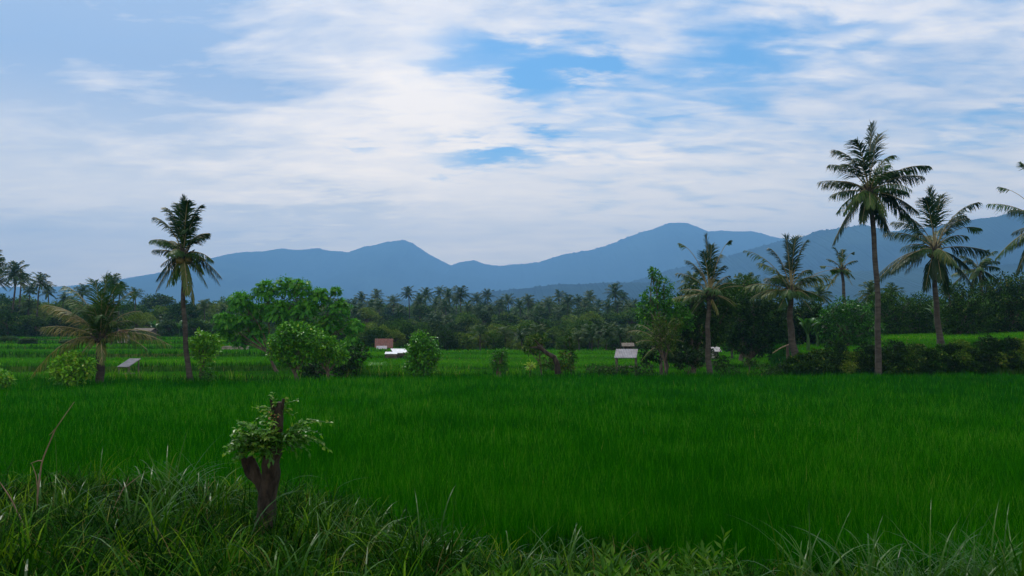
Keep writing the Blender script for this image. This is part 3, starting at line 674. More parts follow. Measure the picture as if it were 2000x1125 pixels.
px_tree('umbrella_tree', 'tree', 'small flat-topped dark green tree behind the dead leaning trunk', (1062, 722), 39.0,
    [(1040, 668, 15, 0, .7), (1056, 662, 14, 0, .7), (1032, 680, 12, 0, .8), (1050, 682, 14, 0, .8)], 'dark_leaf', .15, .07, .9, (.05, .03), tint=.68)
px_tree('yellow_sapling', 'plant', 'small yellow-leaved sapling in the grass left of the dead trunk', (1034, 724), 36.8, [(1034, 715, 6, 0, .7), (1040, 713, 5, 0)], 'bush', .18, .05, .5, (.015, .01), tint=.95)

# right-hand thicket: trees on and below the bank
px_tree('tall_leafy_tree', 'tree', 'tall bright-leaved tree with leaning top at the left end of the thicket', (1292, 706), 43.0,
    [(1282, 540, 14, 0), (1296, 560, 16, 0), (1272, 580, 20, 0), (1300, 588, 22, 0), (1262, 604, 20, 6), (1290, 612, 26, 0), (1318, 604, 22, 6), (1274, 532, 9, 0), (1322, 620, 22, -6), (1262, 632, 16, 0), (1340, 626, 20, 8)], 'bush', .17, .08, .8, (.10, .06), tint=.36)
px_tree('slender_tree', 'tree', 'thin-trunked pale green tree below the tall bright-leaved one', (1296, 716), 38.6,
    [(1290, 640, 16, 0), (1310, 650, 18, 0), (1282, 662, 14, 0), (1306, 674, 16, 0), (1288, 624, 10, 0), (1322, 632, 12, 0)], 'dark_leaf', .12, .055, .8, (.05, .03), tint=.70)
px_tree('thicket_tree', 'tree', 'dense dark tree behind the wind-torn palm', (1352, 716), 44.0,
    [(1336, 590, 20, 4), (1410, 580, 20, 8), (1350, 604, 26, 0), (1376, 590, 26, 8), (1340, 690, 22, 4), (1370, 684, 24, 6), (1312, 690, 20, 6), (1340, 636, 24, 0), (1366, 642, 30, 0), (1398, 622, 28, 8), (1330, 664, 18, 0), (1352, 572, 14, 0), (1398, 652, 22, 6), (1424, 600, 22, 6)], 'dark_leaf', .19, .09, 1.15, (.20, .10), tint=.5)
px_tree('thicket_tree', 'tree', 'broad blackish tree between the wind-torn and yellow-fronded palms', (1455, 690), 52.0,
    [(1524, 634, 22, 8), (1520, 596, 18, 8), (1436, 594, 28, 0), (1470, 598, 30, 0), (1500, 614, 26, 6), (1440, 636, 30, 0), (1476, 644, 34, -6), (1508, 648, 24, 0), (1452, 668, 26, 0), (1490, 672, 24, 0), (1422, 664, 20, 0)], 'dark_leaf', .2, .1, 1.15, (.20, .10), tint=.48)
px_tree('thicket_tree', 'tree', 'ochre-tinged tree top showing between two palms', (1445, 680), 58.0,
    [(1430, 566, 16, 0), (1452, 552, 16, 0), (1472, 562, 18, 0), (1496, 576, 18, 0), (1450, 584, 22, 0), (1410, 574, 14, 0)], 'wood_leaf', .19, .09, .8, (.16, .09), tint=.62)
px_tree('thicket_tree', 'tree', 'bright rounded tree with yellow sprays left of the tallest trunk', (1655, 684), 50.0,
    [(1626, 614, 24, 0), (1654, 604, 26, 0), (1684, 616, 26, 0), (1612, 640, 20, 0), (1640, 644, 28, -4), (1678, 650, 28, 0), (1616, 664, 16, 0), (1706, 640, 22, 4), (1652, 670, 22, 0), (1690, 674, 20, 0)], 'bush', .19, .09, .75, (.18, .10), tint=.18)
px_tree('thicket_tree', 'tree', 'olive shaggy tree right behind the tallest trunk', (1758, 676), 62.0,
    [(1720, 596, 20, 10), (1830, 606, 22, 6), (1806, 590, 18, 10), (1736, 604, 24, 0), (1766, 598, 24, 0), (1792, 612, 22, 0), (1745, 640, 28, 0), (1782, 646, 28, 0), (1810, 634, 24, 0), (1760, 660, 22, 0), (1716, 590, 18, 10), (1740, 578, 14, 10)], 'wood_leaf', .2, .09, .8, (.18, .10), tint=.5)
px_tree('thicket_tree', 'tree', 'tall dense dark tree just right of the second palm trunk', (1872, 664), 56.0,
    [(1862, 600, 24, 0), (1892, 590, 26, 0), (1850, 628, 24, 0), (1882, 626, 32, 0), (1918, 610, 28, 0), (1866, 652, 22, 0), (1906, 646, 26, 0), (1876, 572, 16, 6), (1852, 560, 14, 8)], 'dark_leaf', .2, .1, .85, (.2, .1), tint=.5)
px_tree('thicket_tree', 'tree', 'wide dark tree filling the right edge above the green bank', (1966, 660), 58.0,
    [(1922, 566, 20, 8), (1958, 560, 24, 8), (1996, 556, 26, 8), (1944, 592, 28, 0), (1976, 584, 30, 0), (2010, 580, 30, 0), (1938, 624, 28, 0), (1974, 626, 34, 0), (2012, 622, 34, 0), (1948, 648, 22, 0), (1990, 650, 24, 0), (2046, 600, 36, 0)], 'dark_leaf', .2, .1, .85, (.2, .1), tint=.62)
px_tree('thicket_tree', 'tree', 'dark tree behind the banana plant right of the yellow-fronded palm', (1580, 684), 54.0,
    [(1562, 614, 22, 0), (1586, 606, 22, 0), (1604, 624, 20, 0), (1570, 640, 24, 0), (1592, 650, 24, 0), (1556, 662, 18, 0), (1530, 622, 18, 6), (1534, 650, 20, 0), (1612, 652, 20, 0), (1600, 668, 16, 0)], 'dark_leaf', .2, .1, 1.15, (.18, .10), tint=.5)
px_tree('dark_shrub', 'bush', 'low black-green shrub beside the sloping grey shelter', (1274, 706), 40.5, [(1268, 690, 14, 0), (1284, 694, 14, 0), (1260, 700, 10, 0)], 'dark_leaf', .15, .08, .9, (.04, .02), tint=.3)
px_tree('dark_shrub', 'bush', 'long low dark shrub under the wind-torn palm', (1340, 716), 40.0, [(1318, 696, 16, 0, .7), (1342, 694, 18, 0, .8), (1360, 702, 16, 0), (1404, 708, 16, -10, .9), (1330, 708, 14, 0)], 'dark_leaf', .15, .08, .9, (.04, .02), tint=.42)
px_tree('dark_shrub', 'bush', 'small dark shrub at the open gap left of the hedge', (1462, 714), 39.0, [(1460, 706, 8, 0, .8), (1470, 708, 8, 0, .7)], 'dark_leaf', .13, .06, .9, (.03, .02), tint=.5)
# snapped dead trunk by the yellow-fronded palm
mbk = MB(); b0 = at(1538, 690, 41.5); base = np.array([b0[0], 41.5, float(H(b0[0], 41.5))])
root = empty('dead_post', base, 'short dark broken trunk with a pale snapped frond, beside the yellow-fronded palm', 'dead tree')
mbk.tube([[0, 0, -.1], [.02, 0, .5], [.0, 0, 1.0]], [.09, .08, .07], 8, .5, 0, .2); mbk.build('trunk', M['bark'], root)
mbk = MB(); mbk.tube([[-.75, 0, .62], [-.3, 0, .9], [.25, 0, 1.12]], [.02, .03, .035], 5); mbk.build('fallen_frond', M['dry'], root)

# hedge along the foot of the right bank, plant by plant
def hedge_row():
    labels = ['low hedge plant with glossy rounded leaves below the green bank', 'taller hedge clump with dark foliage against the bank', 'brownish weedy hedge clump on the bank face']
    X0 = 12.2; i = 0
    while X0 < 31:
        r = rng.uniform(.32, .52); Yh = 38.1 + rng.uniform(-.15, .25); kind = i % 3 if X0 < 22 else 2 - (i % 2)
        for tier in range(2 if X0 > 13 else 1):
            base = np.array([X0 + .25 * tier, Yh + .45 * tier, 0]); base[2] = float(H(base[0], base[1])) - .05
            root = empty('hedge_plant', base, labels[kind] , 'bush', 'hedge plants along the foot of the right bank')
            lf = MB(); bk = MB(); hgt = r * (1.05 if kind == 1 else .8)
            crown_leaves(lf, (0, 0, hgt * .75, r, r * .8, hgt * .8), 900, .12, .06, [.5, .36, .42][kind], .20)
            crown_leaves(lf, (r * .5, .1, hgt * 1.05, r * .45, r * .4, hgt * .4), 240, .12, .06, [.8, .5, .7][kind], .16)
            for q in range(4): limb(bk, [rng.normal(0, .05), 0, -.05], [rng.normal(0, r * .5), 0, hgt], .018, .006, .1, n=4)
            bk.build('stem', M['bark'], root); lf.build('foliage', M['dark_leaf'] if kind != 2 else M['wood_leaf'], root)
        X0 += r * 1.05; i += 1
hedge_row()
# low weeds on the bund between the paddy and the terraces
def bund_weeds():
    for i, (px, top, kind) in enumerate([(1165, 714, 1), (1185, 715, 1), (1208, 715, 1), (1232, 714, 1), (1258, 712, 1), (1425, 714, 1), (1500, 713, 1), (735, 716, 0), (760, 712, 0), (712, 716, 0), (700, 722, 0), (460, 728, 0), (475, 730, 0), (228, 726, 0), (262, 728, 0), (290, 730, 0), (780, 720, 0), (868, 718, 0), (905, 722, 0), (1010, 720, 0)]):
        Y = 33.9 if px < 500 else 37.3
        b0 = at(px, top, Y); z = float(H(b0[0], Y)); hh = max(.25, b0[2] - z)
        if kind:
            root = empty('bund_weed', (b0[0], Y, z), 'dark low weed clump on the bund below the thicket', 'weed', 'dark weed clumps along the right half of the bund')
            lf = MB(); crown_leaves(lf, (0, 0, hh * .5, hh * .9, hh * .7, hh * .6), 420, .11, .055, .5, .16); lf.build('foliage', M['dark_leaf'], root)
            st = MB(); st.tube([[0, 0, -.05], [.02, 0, hh * .7]], [.012, .005], 4); st.build('stem', M['bark'], root)
        else:
            root = empty('tall_grass_tuft', (b0[0], Y, z), 'tall pale grass tuft sticking up along the left half of the bund', 'grass tuft', 'tall grass tufts along the left bund')
            lf = MB(); n = 130; P = np.stack([rng.normal(0, .22, n), rng.normal(0, .15, n), np.zeros(n) - .03], -1)
            blades(lf, P, U(n, .5, 1.25) * hh * 1.3, U(n, .02, .045), U(n, 0, .4), U(n, .2, 1.2), 4, U(n, .5, 1.0)); lf.build('leaf_blades', M['field_grass'], root)
bund_weeds()

# leaning dead trunk
def dead_trunk():
    Y = 36.6; P = [at(px, py, Y) for px, py in [(1090, 730), (1088, 712), (1082, 698), (1068, 690), (1058, 682), (1050, 676)]]
    base = np.array([P[0][0], Y, float(H(P[0][0], Y))]); root = empty('dead_leaning_trunk', base, 'bent brown dead trunk leaning left at the paddy edge', 'dead tree')
    mb = MB(); mb.tube(np.array(P) - base, [.15, .125, .115, .10, .09, .05], 9, .5, 0, .3); mb.build('trunk', M['stump_bark'], root)
    for a in ((1034, 679), (1044, 664), (1060, 672)):
        mb = MB(); mb.tube([P[4] - base, (P[4] + at(*a, Y)) / 2 - base + [0, .1, .05], at(*a, Y) - base], [.07, .04, .02], 6, .5, 0, .2); mb.build('branch', M['stump_bark'], root)
dead_trunk()

# banana plants
def banana(loc, h, label, group=None, n=9, seed=0):
    root = empty('banana_plant', loc, label, 'banana plant', group)
    mb = MB(); mb.tube([[0, 0, -.1], [.03, 0, h * .25], [0, 0, h * .55]], [.11, .09, .06], 7); mb.build('stem', M['banana'], root)
    for q in range(n):
        az = q * 2.4 + seed; el = .45 + .9 * rng.random(); L = h * rng.uniform(.5, .75)
        tip = L * np.array([math.cos(az) * math.cos(el), math.sin(az) * math.cos(el), math.sin(el) * .8]); c0 = np.array([0, 0, h * .5])
        a, p1, p2 = frond_curve(tip, .28); t = np.linspace(0, 1, 9)
        p = ((1 - t) ** 2)[:, None] * a + (2 * t * (1 - t))[:, None] * p1 + (t ** 2)[:, None] * p2 + c0
        tg = nrm(np.gradient(p, axis=0)); sd_ = nrm(np.cross(tg, [0, 0, 1.0])); w = h * .085 * np.sin(np.clip(t * .95 + .05, 0, 1) * math.pi) ** .6 + .01
        v = np.concatenate([p + sd_ * w[:, None] - [0, 0, .03], p, p - sd_ * w[:, None] - [0, 0, .03]])
        f = [(i, i + 1, 9 + i + 1, 9 + i) for i in range(8)] + [(9 + i, 10 + i, 19 + i, 18 + i) for i in range(8)]
        mb = MB(); mb.add(v, f, U(16, .2, .7)); mb.build('leaf', M['banana'], root)
for i, (px, Y, h, lab) in enumerate([(1578, 46, 2.6, 'grey-green banana plant just right of the yellow-fronded palm trunk'), (1596, 50, 2.4, 'banana plant half hidden behind the one nearest the yellow-fronded palm'), (1832, 60, 3.2, 'banana plant peeping over the trees behind the second palm'),
        (1905, 58, 3.0, 'banana plant low between the dark trees on the right')]):
    q = at(px, 680, Y); banana((q[0], Y, float(H(q[0], Y))), h * .75, lab, seed=i)
for i, px in enumerate([395, 408, 420, 300, 318, 334, 350]):
    Y = 105 + 3 * (i % 3); q = at(px, 660, Y); banana((q[0], Y, float(H(q[0], Y))), 2.2, 'distant yellow-green banana clump on the far left terrace edge', 'banana plants on the far left terraces', 7, i)
q = at(739, 700, 41); Z0 = float(H(q[0], 41))
root = empty('palm_sapling', (q[0], 41, Z0), 'small palm sapling with pale stem and spread green leaves, before the red-roofed house', 'sapling')
mb = MB(); mb.tube([[0, 0, -.05], [.03, 0, .45], [0, 0, .62]], [.04, .03, .03], 6); mb.build('stem', M['rachis'], root)
mb = MB()
for q_ in range(8):
    az = q_ * .79; a, p1, p2 = frond_curve(np.array([math.cos(az) * .6, math.sin(az) * .6, .12]), .4); c0 = np.array([0, 0, .6]); frond(mb, c0, c0 + p1, c0 + p2, 14, .22, .035, .1, .5, .4, .02, .012, False, (0, 0))
mb.build('crown', M['bush'], root)

# ------------------------------------------------------------------ woodland
def wood_variant(seed, wide_=1.0, tall=1.0):
    lf = MB(); bk = MB(); rs = random.Random(seed); H0 = 7.0 * tall
    k = 15; pts = []
    for q in range(k):
        az = q * 2.4; rad = 2.3 * wide_ * math.sqrt((q + .5) / k); z = H0 * .80 - rad * rad * .34 * tall + rs.uniform(-.5, .6)
        pts.append((rad * math.cos(az), rad * math.sin(az), z))
    for q in range(9):
        az = q * .7; pts.append((1.9 * wide_ * math.cos(az), 1.9 * wide_ * math.sin(az), H0 * rs.uniform(.22, .42)))
    limb(bk, [0, 0, -.3], [0, 0, H0 * .45], .22, .14, .03, 0)
    for p in pts:
        r = rs.uniform(.75, 1.15)
        limb(bk, [0, 0, H0 * .4], p, .09, .03, .05, 0, 4)
        crown_leaves(lf, (*p, r, r, r * .8), 190, .34, .20, .48 + rs.uniform(-.22, .22), .15, 0, shell=.75)
    return bk, lf
def palm_variant(seed, hgt, n=22, Lf=2.7):
    bk = MB(); lf = MB(); rs = np.random.default_rng(seed)
    bk.tube(trunk_pts([0, 0, -.3], [rs.normal(0, .3), rs.normal(0, .3), hgt], .25, 10), np.linspace(.19, .12, 10), 7)
    c = np.array([bk.V[0][-1][0], bk.V[0][-1][1], hgt])
    for q in range(n):
        az = q * 2.4 + rs.random(); el = -.75 + 2.1 * ((q + .5) / n) ** .9; L = Lf * rs.uniform(.8, 1.1)
        tip = L * np.array([math.cos(az) * math.cos(el), math.sin(az) * math.cos(el), math.sin(el)])
        a, p1, p2 = frond_curve(tip, .28); frond(lf, c, c + p1, c + p2, 17, .62, .13, .14, .45 + (.35 * rs.random() if el < -.2 else 0), .55, .06, .04, False, (0, 0))
    return bk, lf
class Variant:
    def __init__(s, bl, leafm, barkm='bark'):
        s.b, s.l = bl; s.lm, s.bm = leafm, barkm; s.first = None
    def place(s, name, x, y, sc, rz, label, cat, group, zoff=0.0, sz=None):
        root = empty(name, (x, y, float(H(x, y)) + zoff), label, cat, group, rz, sc)
        if sz: root.scale = (sc, sc, sz)
        if s.first is None:
            s.first = (s.b.build('trunk', M[s.bm], root), s.l.build('crown', M[s.lm], root))
        else:
            for o in s.first:
                c = o.copy(); COL.objects.link(c); c.parent = root
        return root
WV = [Variant(wood_variant(1, 1, 1), 'wood_leaf'), Variant(wood_variant(2, 1.25, .8), 'wood_leaf'), Variant(wood_variant(3, .8, 1.15), 'dark_leaf'), Variant(wood_variant(4, 1.1, .95), 'dark_leaf'), Variant(wood_variant(5, 1.0, .85), 'wood_leaf'), Variant(wood_variant(6, .9, 1.05), 'wood_leaf')]
PV = [Variant(palm_variant(11, 11.0), 'far_palm', 'palm_bark'), Variant(palm_variant(12, 11.0, 20, 2.4), 'far_palm', 'palm_bark'), Variant(palm_variant(13, 11.0, 26, 2.9), 'far_palm', 'palm_bark'), Variant(palm_variant(14, 11.0, 18, 2.6), 'far_palm', 'palm_bark')]
BV = [Variant(wood_variant(21, 1.0, .7), 'wood_leaf'), Variant(wood_variant(22, .9, .8), 'dark_leaf')]

# skyline palms: (px, py of the crown top, distance)
SKY_C = [(676, 590), (709, 574), (739, 570), (770, 580), (799, 564), (822, 578), (838, 568), (860, 563), (880, 568), (893, 580), (907, 566), (930, 576), (955, 569), (976, 586), (997, 580), (1013, 588), (1034, 579), (1052, 590), (1075, 586), (1090, 570), (1111, 580), (1126, 580), (1150, 573), (1168, 588), (1216, 575), (1184, 590), (1140, 588), (945, 590), (850, 585), (690, 585), (720, 592), (1100, 592)]
for i, (px, py) in enumerate(SKY_C):
    Y = 165 + 14 * ((i * 7) % 5); q = at(px, py, Y); g = float(H(q[0], Y)); sc = (q[2] - g) / 12.6 * 1.0
    PV[i % 4].place('coconut_palm', q[0], Y, max(.85, sc) , i * 1.7, 'slender coconut palm in the skyline row beneath the saddle between the two mountains', 'palm tree', 'coconut palms along the middle skyline', zoff=(sc - max(.85, sc)) * 12.6)
q = at(1196, 561, 190); g = float(H(q[0], 190)); PV[2].place('coconut_palm', q[0], 190, (q[2] - g) / 12.6 * 1.12, 0, 'tallest far coconut palm, its full crown above the wood left of the thicket', 'palm tree', None, zoff=-1.4)
SKY_L = [(-14, 498, 95, 'coconut palm with its crown cut off by the left edge'), (18, 520, 105, 'second coconut palm from the left edge, dark heavy crown'), (40, 536, 125, 'thin coconut palm third from the left edge'), (77, 540, 120, 'starry-crowned coconut palm fourth from the left edge'), (122, 575, 130, 'short coconut palm left of the young palm'),
         (218, 545, 78, 'coconut palm close behind the young palm plume'), (262, 566, 120, 'coconut palm on the skyline right of the young palm'), (165, 560, 110, 'coconut palm on the skyline behind the young palm fronds'), (58, 556, 112, 'low coconut palm between the third and fourth from the left edge'), (4, 534, 100, 'small coconut palm tucked under the leftmost crown'), (-30, 520, 98, 'coconut palm whose frond tips just enter at the left edge'), (98, 560, 128, 'low coconut palm right of the starry-crowned one'), (236, 556, 90, 'bushy coconut palm just right of the plume of the young palm')]
for i, (px, py, Y, lab) in enumerate(SKY_L):
    q = at(px, py, Y); g = float(H(q[0], Y)); sc = (q[2] - g) / 12.6
    PV[(i + 1) % 4].place('coconut_palm', q[0], Y, sc * 1.05, i * 1.3, lab, 'palm tree', None, zoff=-.05 * 12.6 * sc)
# lower palms inside the wood
for i in range(80):
    px = 640 + rng.random() * 620; py = 586 + 50 * rng.random() ** 1.3; Y = 140 + rng.random() * 60
    q = at(px, py, Y); g = float(H(q[0], Y)); sc = .68; zo = (q[2] - g) - 12.6 * sc
    if zo > 0: sc = (q[2] - g) / 12.6; zo = 0
    PV[i % 4].place('coconut_palm', q[0], Y, sc, i * 2.1, 'coconut palm rising out of the middle wood', 'palm tree', 'coconut palms inside the middle wood', zoff=zo)
for i, px in enumerate(list(range(1130, 1260, 13)) + [940, 985, 1020, 1045]):
    Y = 78 + (i * 5) % 10; q = at(px, 648 - (i * 7) % 12, Y); g = float(H(q[0], Y)); sc = (q[2] - g) / 12.6
    PV[(i + 1) % 4].place('coconut_palm', q[0], Y, .45, i * 1.1, 'low coconut palm at the foot of the middle wood', 'palm tree', 'low coconut palms at the wood foot', zoff=(sc - .45) * 12.6)
for i, (px, py) in enumerate([(398, 590), (440, 600), (330, 620), (296, 625), (255, 622), (640, 600), (700, 606), (95, 600), (60, 590)]):
    Y = 112 + 4 * (i % 4); q = at(px, py, Y); g = float(H(q[0], Y)); sc = .55
    PV[i % 4].place('coconut_palm', q[0], Y, sc, i * 1.9, 'shaded coconut palm among the trees of the left wood', 'palm tree', 'coconut palms inside the left wood', zoff=(q[2] - g) - 12.6 * sc)
for i, (px, py, Y, lab) in enumerate([(1706, 556, 66, 'yellowing coconut palm crown behind the tallest trunk'), (1745, 560, 74, 'yellowing coconut palm crown midway between the two tallest palms'), (1472, 545, 64, 'coconut palm crown behind the yellow-fronded palm, on its left'), (1600, 560, 66, 'dull green coconut palm crown hanging right of the yellow-fronded palm'),
        (1360, 540, 60, 'coconut palm crown behind the wind-torn palm'), (1692, 580, 80, 'half-hidden coconut palm left of the tallest trunk'), (1428, 560, 62, 'coconut palm crown right of the wind-torn palm'), (1850, 556, 80, 'coconut palm behind the second palm trunk'), (1775, 590, 90, 'low far coconut palm in the gap between the two tallest palms')]):
    q = at(px, py, Y); g = float(H(q[0], Y)); sc = (q[2] - g) / 12.6
    PV[i % 4].place('coconut_palm', q[0], Y, .50, i * 1.9, lab, 'palm tree', None, zoff=(sc - .5) * 12.6)

# broadleaf trees of the wood, row behind row
def row(n, x0, x1, Y0, Y1, top, jit, base_label, group, seed, V=WV, smin=0.0, zo=0.0):
    rs = np.random.default_rng(seed)
    for i in range(n):
        px = x0 + (x1 - x0) * (i + rs.random() * .9) / n; Y = rs.uniform(Y0, Y1); py = np.interp(px, top[0], top[1]) + rs.uniform(-jit, jit)
        q = at(px, py, Y); g = float(H(q[0], Y)); hgt = q[2] - g; v = rs.integers(len(V)); 
        sc = hgt / 6.6; sx = min(max(sc, smin), 1.45)
        V[v].place('terrace_bush' if 'terraces' in group else 'woodland_tree', q[0], Y, sx * rs.uniform(1.0, 1.3), rs.random() * 6.28, base_label, 'tree', group, sz=sc * (1 - zo / max(hgt, .5)), zoff=zo)
TC = ([-200, 60, 200, 300, 420, 640, 760, 1000, 1240, 1500, 2200], [572, 578, 588, 586, 585, 594, 592, 598, 600, 596, 590])
row(30, 620, 1300, 190, 235, TC, 7, 'tree of the hindmost row of the middle wood', 'trees of the hindmost row', 1, smin=.8)
row(36, 620, 1290, 130, 160, ([600, 900, 1300], [606, 612, 612]), 8, 'rounded tree in the upper middle wood', 'trees of the upper middle wood', 2, smin=.62)
row(38, 600, 1270, 100, 118, ([600, 900, 1300], [618, 628, 634]), 8, 'leafy tree halfway down the middle wood', 'trees halfway down the middle wood', 3, smin=.5, zo=-.5)
row(36, 590, 1135, 80, 88, ([600, 730, 900, 1300], [640, 636, 645, 650]), 8, 'low bushy tree in the front row of the middle wood', 'trees of the front row', 4, smin=.36, zo=-.5)
row(14, 1130, 1330, 80, 92, ([1100, 1300], [650, 650]), 8, 'low tree at the wood edge left of the thicket', 'trees at the wood edge by the thicket', 14, smin=.36, zo=-.5)
row(26, -120, 640, 140, 180, TC, 7, 'tall tree on the skyline of the left wood', 'trees of the left skyline', 5, smin=.8)
row(28, -100, 620, 118, 136, ([-100, 100, 200, 420, 600], [576, 588, 592, 600, 610]), 9, 'mid-height tree of the left wood', 'mid-height trees of the left wood', 6, smin=.55)
row(32, -80, 600, 98, 110, ([-100, 200, 420, 600], [610, 620, 628, 636]), 10, 'low tree in the front row of the left wood', 'front trees of the left wood', 7, smin=.42, zo=-.4)
row(16, -60, 230, 80, 94, ([-100, 100, 230], [652, 660, 662]), 6, 'small bush on the left terraces before the wood', 'bushes on the left terraces', 8, V=BV, smin=.28)
row(28, 1290, 2120, 80, 115, ([1290, 1500, 1800, 2100], [606, 604, 584, 566]), 9, 'dark tree behind the right-hand thicket', 'trees behind the right-hand thicket', 9, smin=.55)
row(20, 1560, 2120, 60, 70, ([1400, 1500, 1800, 1850, 2100], [636, 632, 622, 604, 596]), 9, 'bushy undergrowth tree behind the right bank', 'undergrowth trees behind the right bank', 10, V=BV + WV[2:4], smin=.42)
def far_wood():
    lf = MB(); rs = np.random.default_rng(12); q_ = [np.concatenate(v.l.V) for v in WV[:3]]
    for i in range(60):
        px = 500 + 1300 * (i + rs.random()) / 60; Y = rs.uniform(300, 380); py = 601 + rs.uniform(-5, 4); q = at(px, py, Y); g = float(H(q[0], Y)); sc = (q[2] - g) / 6.6
        V = q_[i % 3]; a = rs.random() * 6.28; R2 = np.array([[math.cos(a), -math.sin(a), 0], [math.sin(a), math.cos(a), 0], [0, 0, 1]])
        lf.add((V @ R2.T) * [1.5, 1.5, sc] + [q[0], Y, g], np.arange(len(V)).reshape(-1, 4), np.clip(.4 + rs.normal(0, .15) + rs.normal(0, .1, len(V) // 4), 0, 1))
    tag(lf.build('distant_wood', M['wood_leaf']), kind='stuff')
far_wood()

# ------------------------------------------------------------------ farm buildings
M['red_tile'] = noise_mat('red_roof_tile', (0.055, 0.018, 0.013), (0.11, 0.036, 0.026), 6, .85, .5, (0.07, 0.035, 0.03))
M['tin_white'] = noise_mat('pale_tin_roof', (0.55, 0.58, 0.62), (0.72, 0.75, 0.78), 2, .45, 0, (0.45, 0.44, 0.42))
M['tin_grey'] = noise_mat('grey_tin_roof', (0.14, 0.145, 0.17), (0.22, 0.225, 0.26), 3, .5, 0, (0.22, 0.17, 0.15))
M['wall'] = noise_mat('farm_wall', (0.20, 0.19, 0.17), (0.34, 0.32, 0.30), 2, .9)
M['wall_dark'] = noise_mat('woven_wall', (0.05, 0.045, 0.04), (0.10, 0.085, 0.07), 8, .9)
M['wood'] = noise_mat('grey_wood_post', (0.07, 0.06, 0.05), (0.14, 0.12, 0.10), 6, .9)
M['dark'] = noise_mat('dark_opening', (0.012, 0.012, 0.012), (0.02, 0.02, 0.02), 3, .9)
def roof_sheet(w, d, thick, ridges=14, mat=None):
    """corrugated sheet, w along x, d along y, centred, slightly undulating"""
    n = ridges * 4; x = np.linspace(-w / 2, w / 2, n + 1); z = .012 * np.sin(np.linspace(0, ridges * 2 * math.pi, n + 1))
    v = np.concatenate([np.stack([x, np.full(n + 1, y), z + dz], -1) for y, dz in ((-d / 2, 0), (d / 2, 0), (-d / 2, -thick), (d / 2, -thick))]); m_ = n + 1
    f = [(i, i + 1, m_ + i + 1, m_ + i) for i in range(n)] + [(2 * m_ + i, 3 * m_ + i, 3 * m_ + i + 1, 2 * m_ + i + 1) for i in range(n)] + [(i, 2 * m_ + i, 2 * m_ + i + 1, i + 1) for i in range(n)] + [(m_ + i, m_ + i + 1, 3 * m_ + i + 1, 3 * m_ + i) for i in range(n)]
    f += [(0, m_, 3 * m_, 2 * m_), (n, 2 * m_ + n, 3 * m_ + n, m_ + n)]
    return v, np.array(f)
def rotx(v, a): c, s_ = math.cos(a), math.sin(a); return v @ np.array([[1, 0, 0], [0, c, -s_], [0, s_, c]]).T
def house(label, px, py, Y, w, d, wallh, roofh, roofm, wallm, rz=0, name='farm_house', awn=None, group=None):
    q = at(px, py, Y); z = q[2]; g = float(H(q[0], Y)); root = empty(name, (q[0], Y, g), label, 'house' if name == 'farm_house' else 'hut', group, rz)
    wallh = max(.35, z - g)
    wl = MB(); t_ = .12
    for c, s_ in (((0, -d / 2, wallh / 2), (w, t_, wallh)), ((0, d / 2, wallh / 2), (w, t_, wallh)), ((-w / 2 + t_ / 2, 0, wallh / 2), (t_, d - t_ - .004, wallh)), ((w / 2 - t_ / 2, 0, wallh / 2), (t_, d - t_ - .004, wallh))): wl.box(c, s_)
    v = np.array([[-w / 2 + .02, -d / 2, wallh + .002], [-w / 2 + .02, d / 2, wallh + .002], [-w / 2 + .02, 0, wallh + roofh - .06], [-w / 2 + .14, -d / 2, wallh + .002], [-w / 2 + .14, d / 2, wallh + .002], [-w / 2 + .14, 0, wallh + roofh - .06]])
    for sx in (0, w - .16):
        vv = v + [sx, 0, 0]; wl.add(vv[[0, 1, 2, 2]], [(0, 1, 2, 3)]); wl.add(vv[[3, 4, 5, 5]], [(0, 2, 1, 3)])
    wl.build('wall', M[wallm], root)
    for s_ in (-1, 1):
        sl = math.hypot(d / 2 + .35, roofh * (1 + .7 / d)); a = math.atan2(roofh, d / 2)
        v, f = roof_sheet(w + .3, sl, .05, max(8, int(w * 4))); v = rotx(v, a * -s_); v += [0, s_ * (sl / 2 * math.cos(a) + .015), wallh + roofh - sl / 2 * math.sin(a) + .04]
        mb = MB(); mb.add(v, f); mb.build('roof', M[roofm], root)
    dr = MB(); dr.box((w * .15, -d / 2 - t_ / 2 - .012, wallh * .42), (w * .2, .05, wallh * .8)); dr.build('door', M['dark'], root)
    wn = MB(); wn.box((-w * .25, -d / 2 - t_ / 2 - .012, wallh * .6), (w * .18, .05, wallh * .3)); wn.build('window', M['dark'], root)
    if awn:
        v, f = roof_sheet(w * .7, .9, .03, 8); v = rotx(v, .35) + [-.2, -d / 2 - .6, wallh - .15]
        mb = MB(); mb.add(v, f); mb.build('awning', M[awn], root)
        for sx in (-1, 1):
            mb = MB(); mb.tube([[-.2 + sx * w * .32, -d / 2 - .95, 0], [-.2 + sx * w * .32, -d / 2 - .95, wallh - .34]], .04, 6); mb.build('post', M['wood'], root)
    return root
house('red-tiled farm house with pale awning, left of the white-roofed hut', 750, 675, 78, 1.4, 2.0, .5, .62, 'red_tile', 'wall_dark', .15, awn='tin_grey')
house('far farm house with only its red roof above the leafy upright bush', 857, 677, 84, .9, 1.6, .45, .5, 'red_tile', 'wall_dark', -.2)
house('small farm hut with dark brown roof beyond the sloping grey shelter', 1226, 674, 70, .75, 1.0, .25, .16, 'wood', 'wall_dark', -.1, name='farm_hut')
house('little reddish-roofed hut on the upper left terraces behind the young palm', 243, 651, 82, .8, 1.2, .35, .32, 'red_tile', 'wall', .1, name='farm_hut')
house('low wide brown-roofed hut on the far left terrace', 283, 645, 92, 2.0, 1.4, .3, .2, 'wood', 'wall_dark', 0, name='farm_hut')
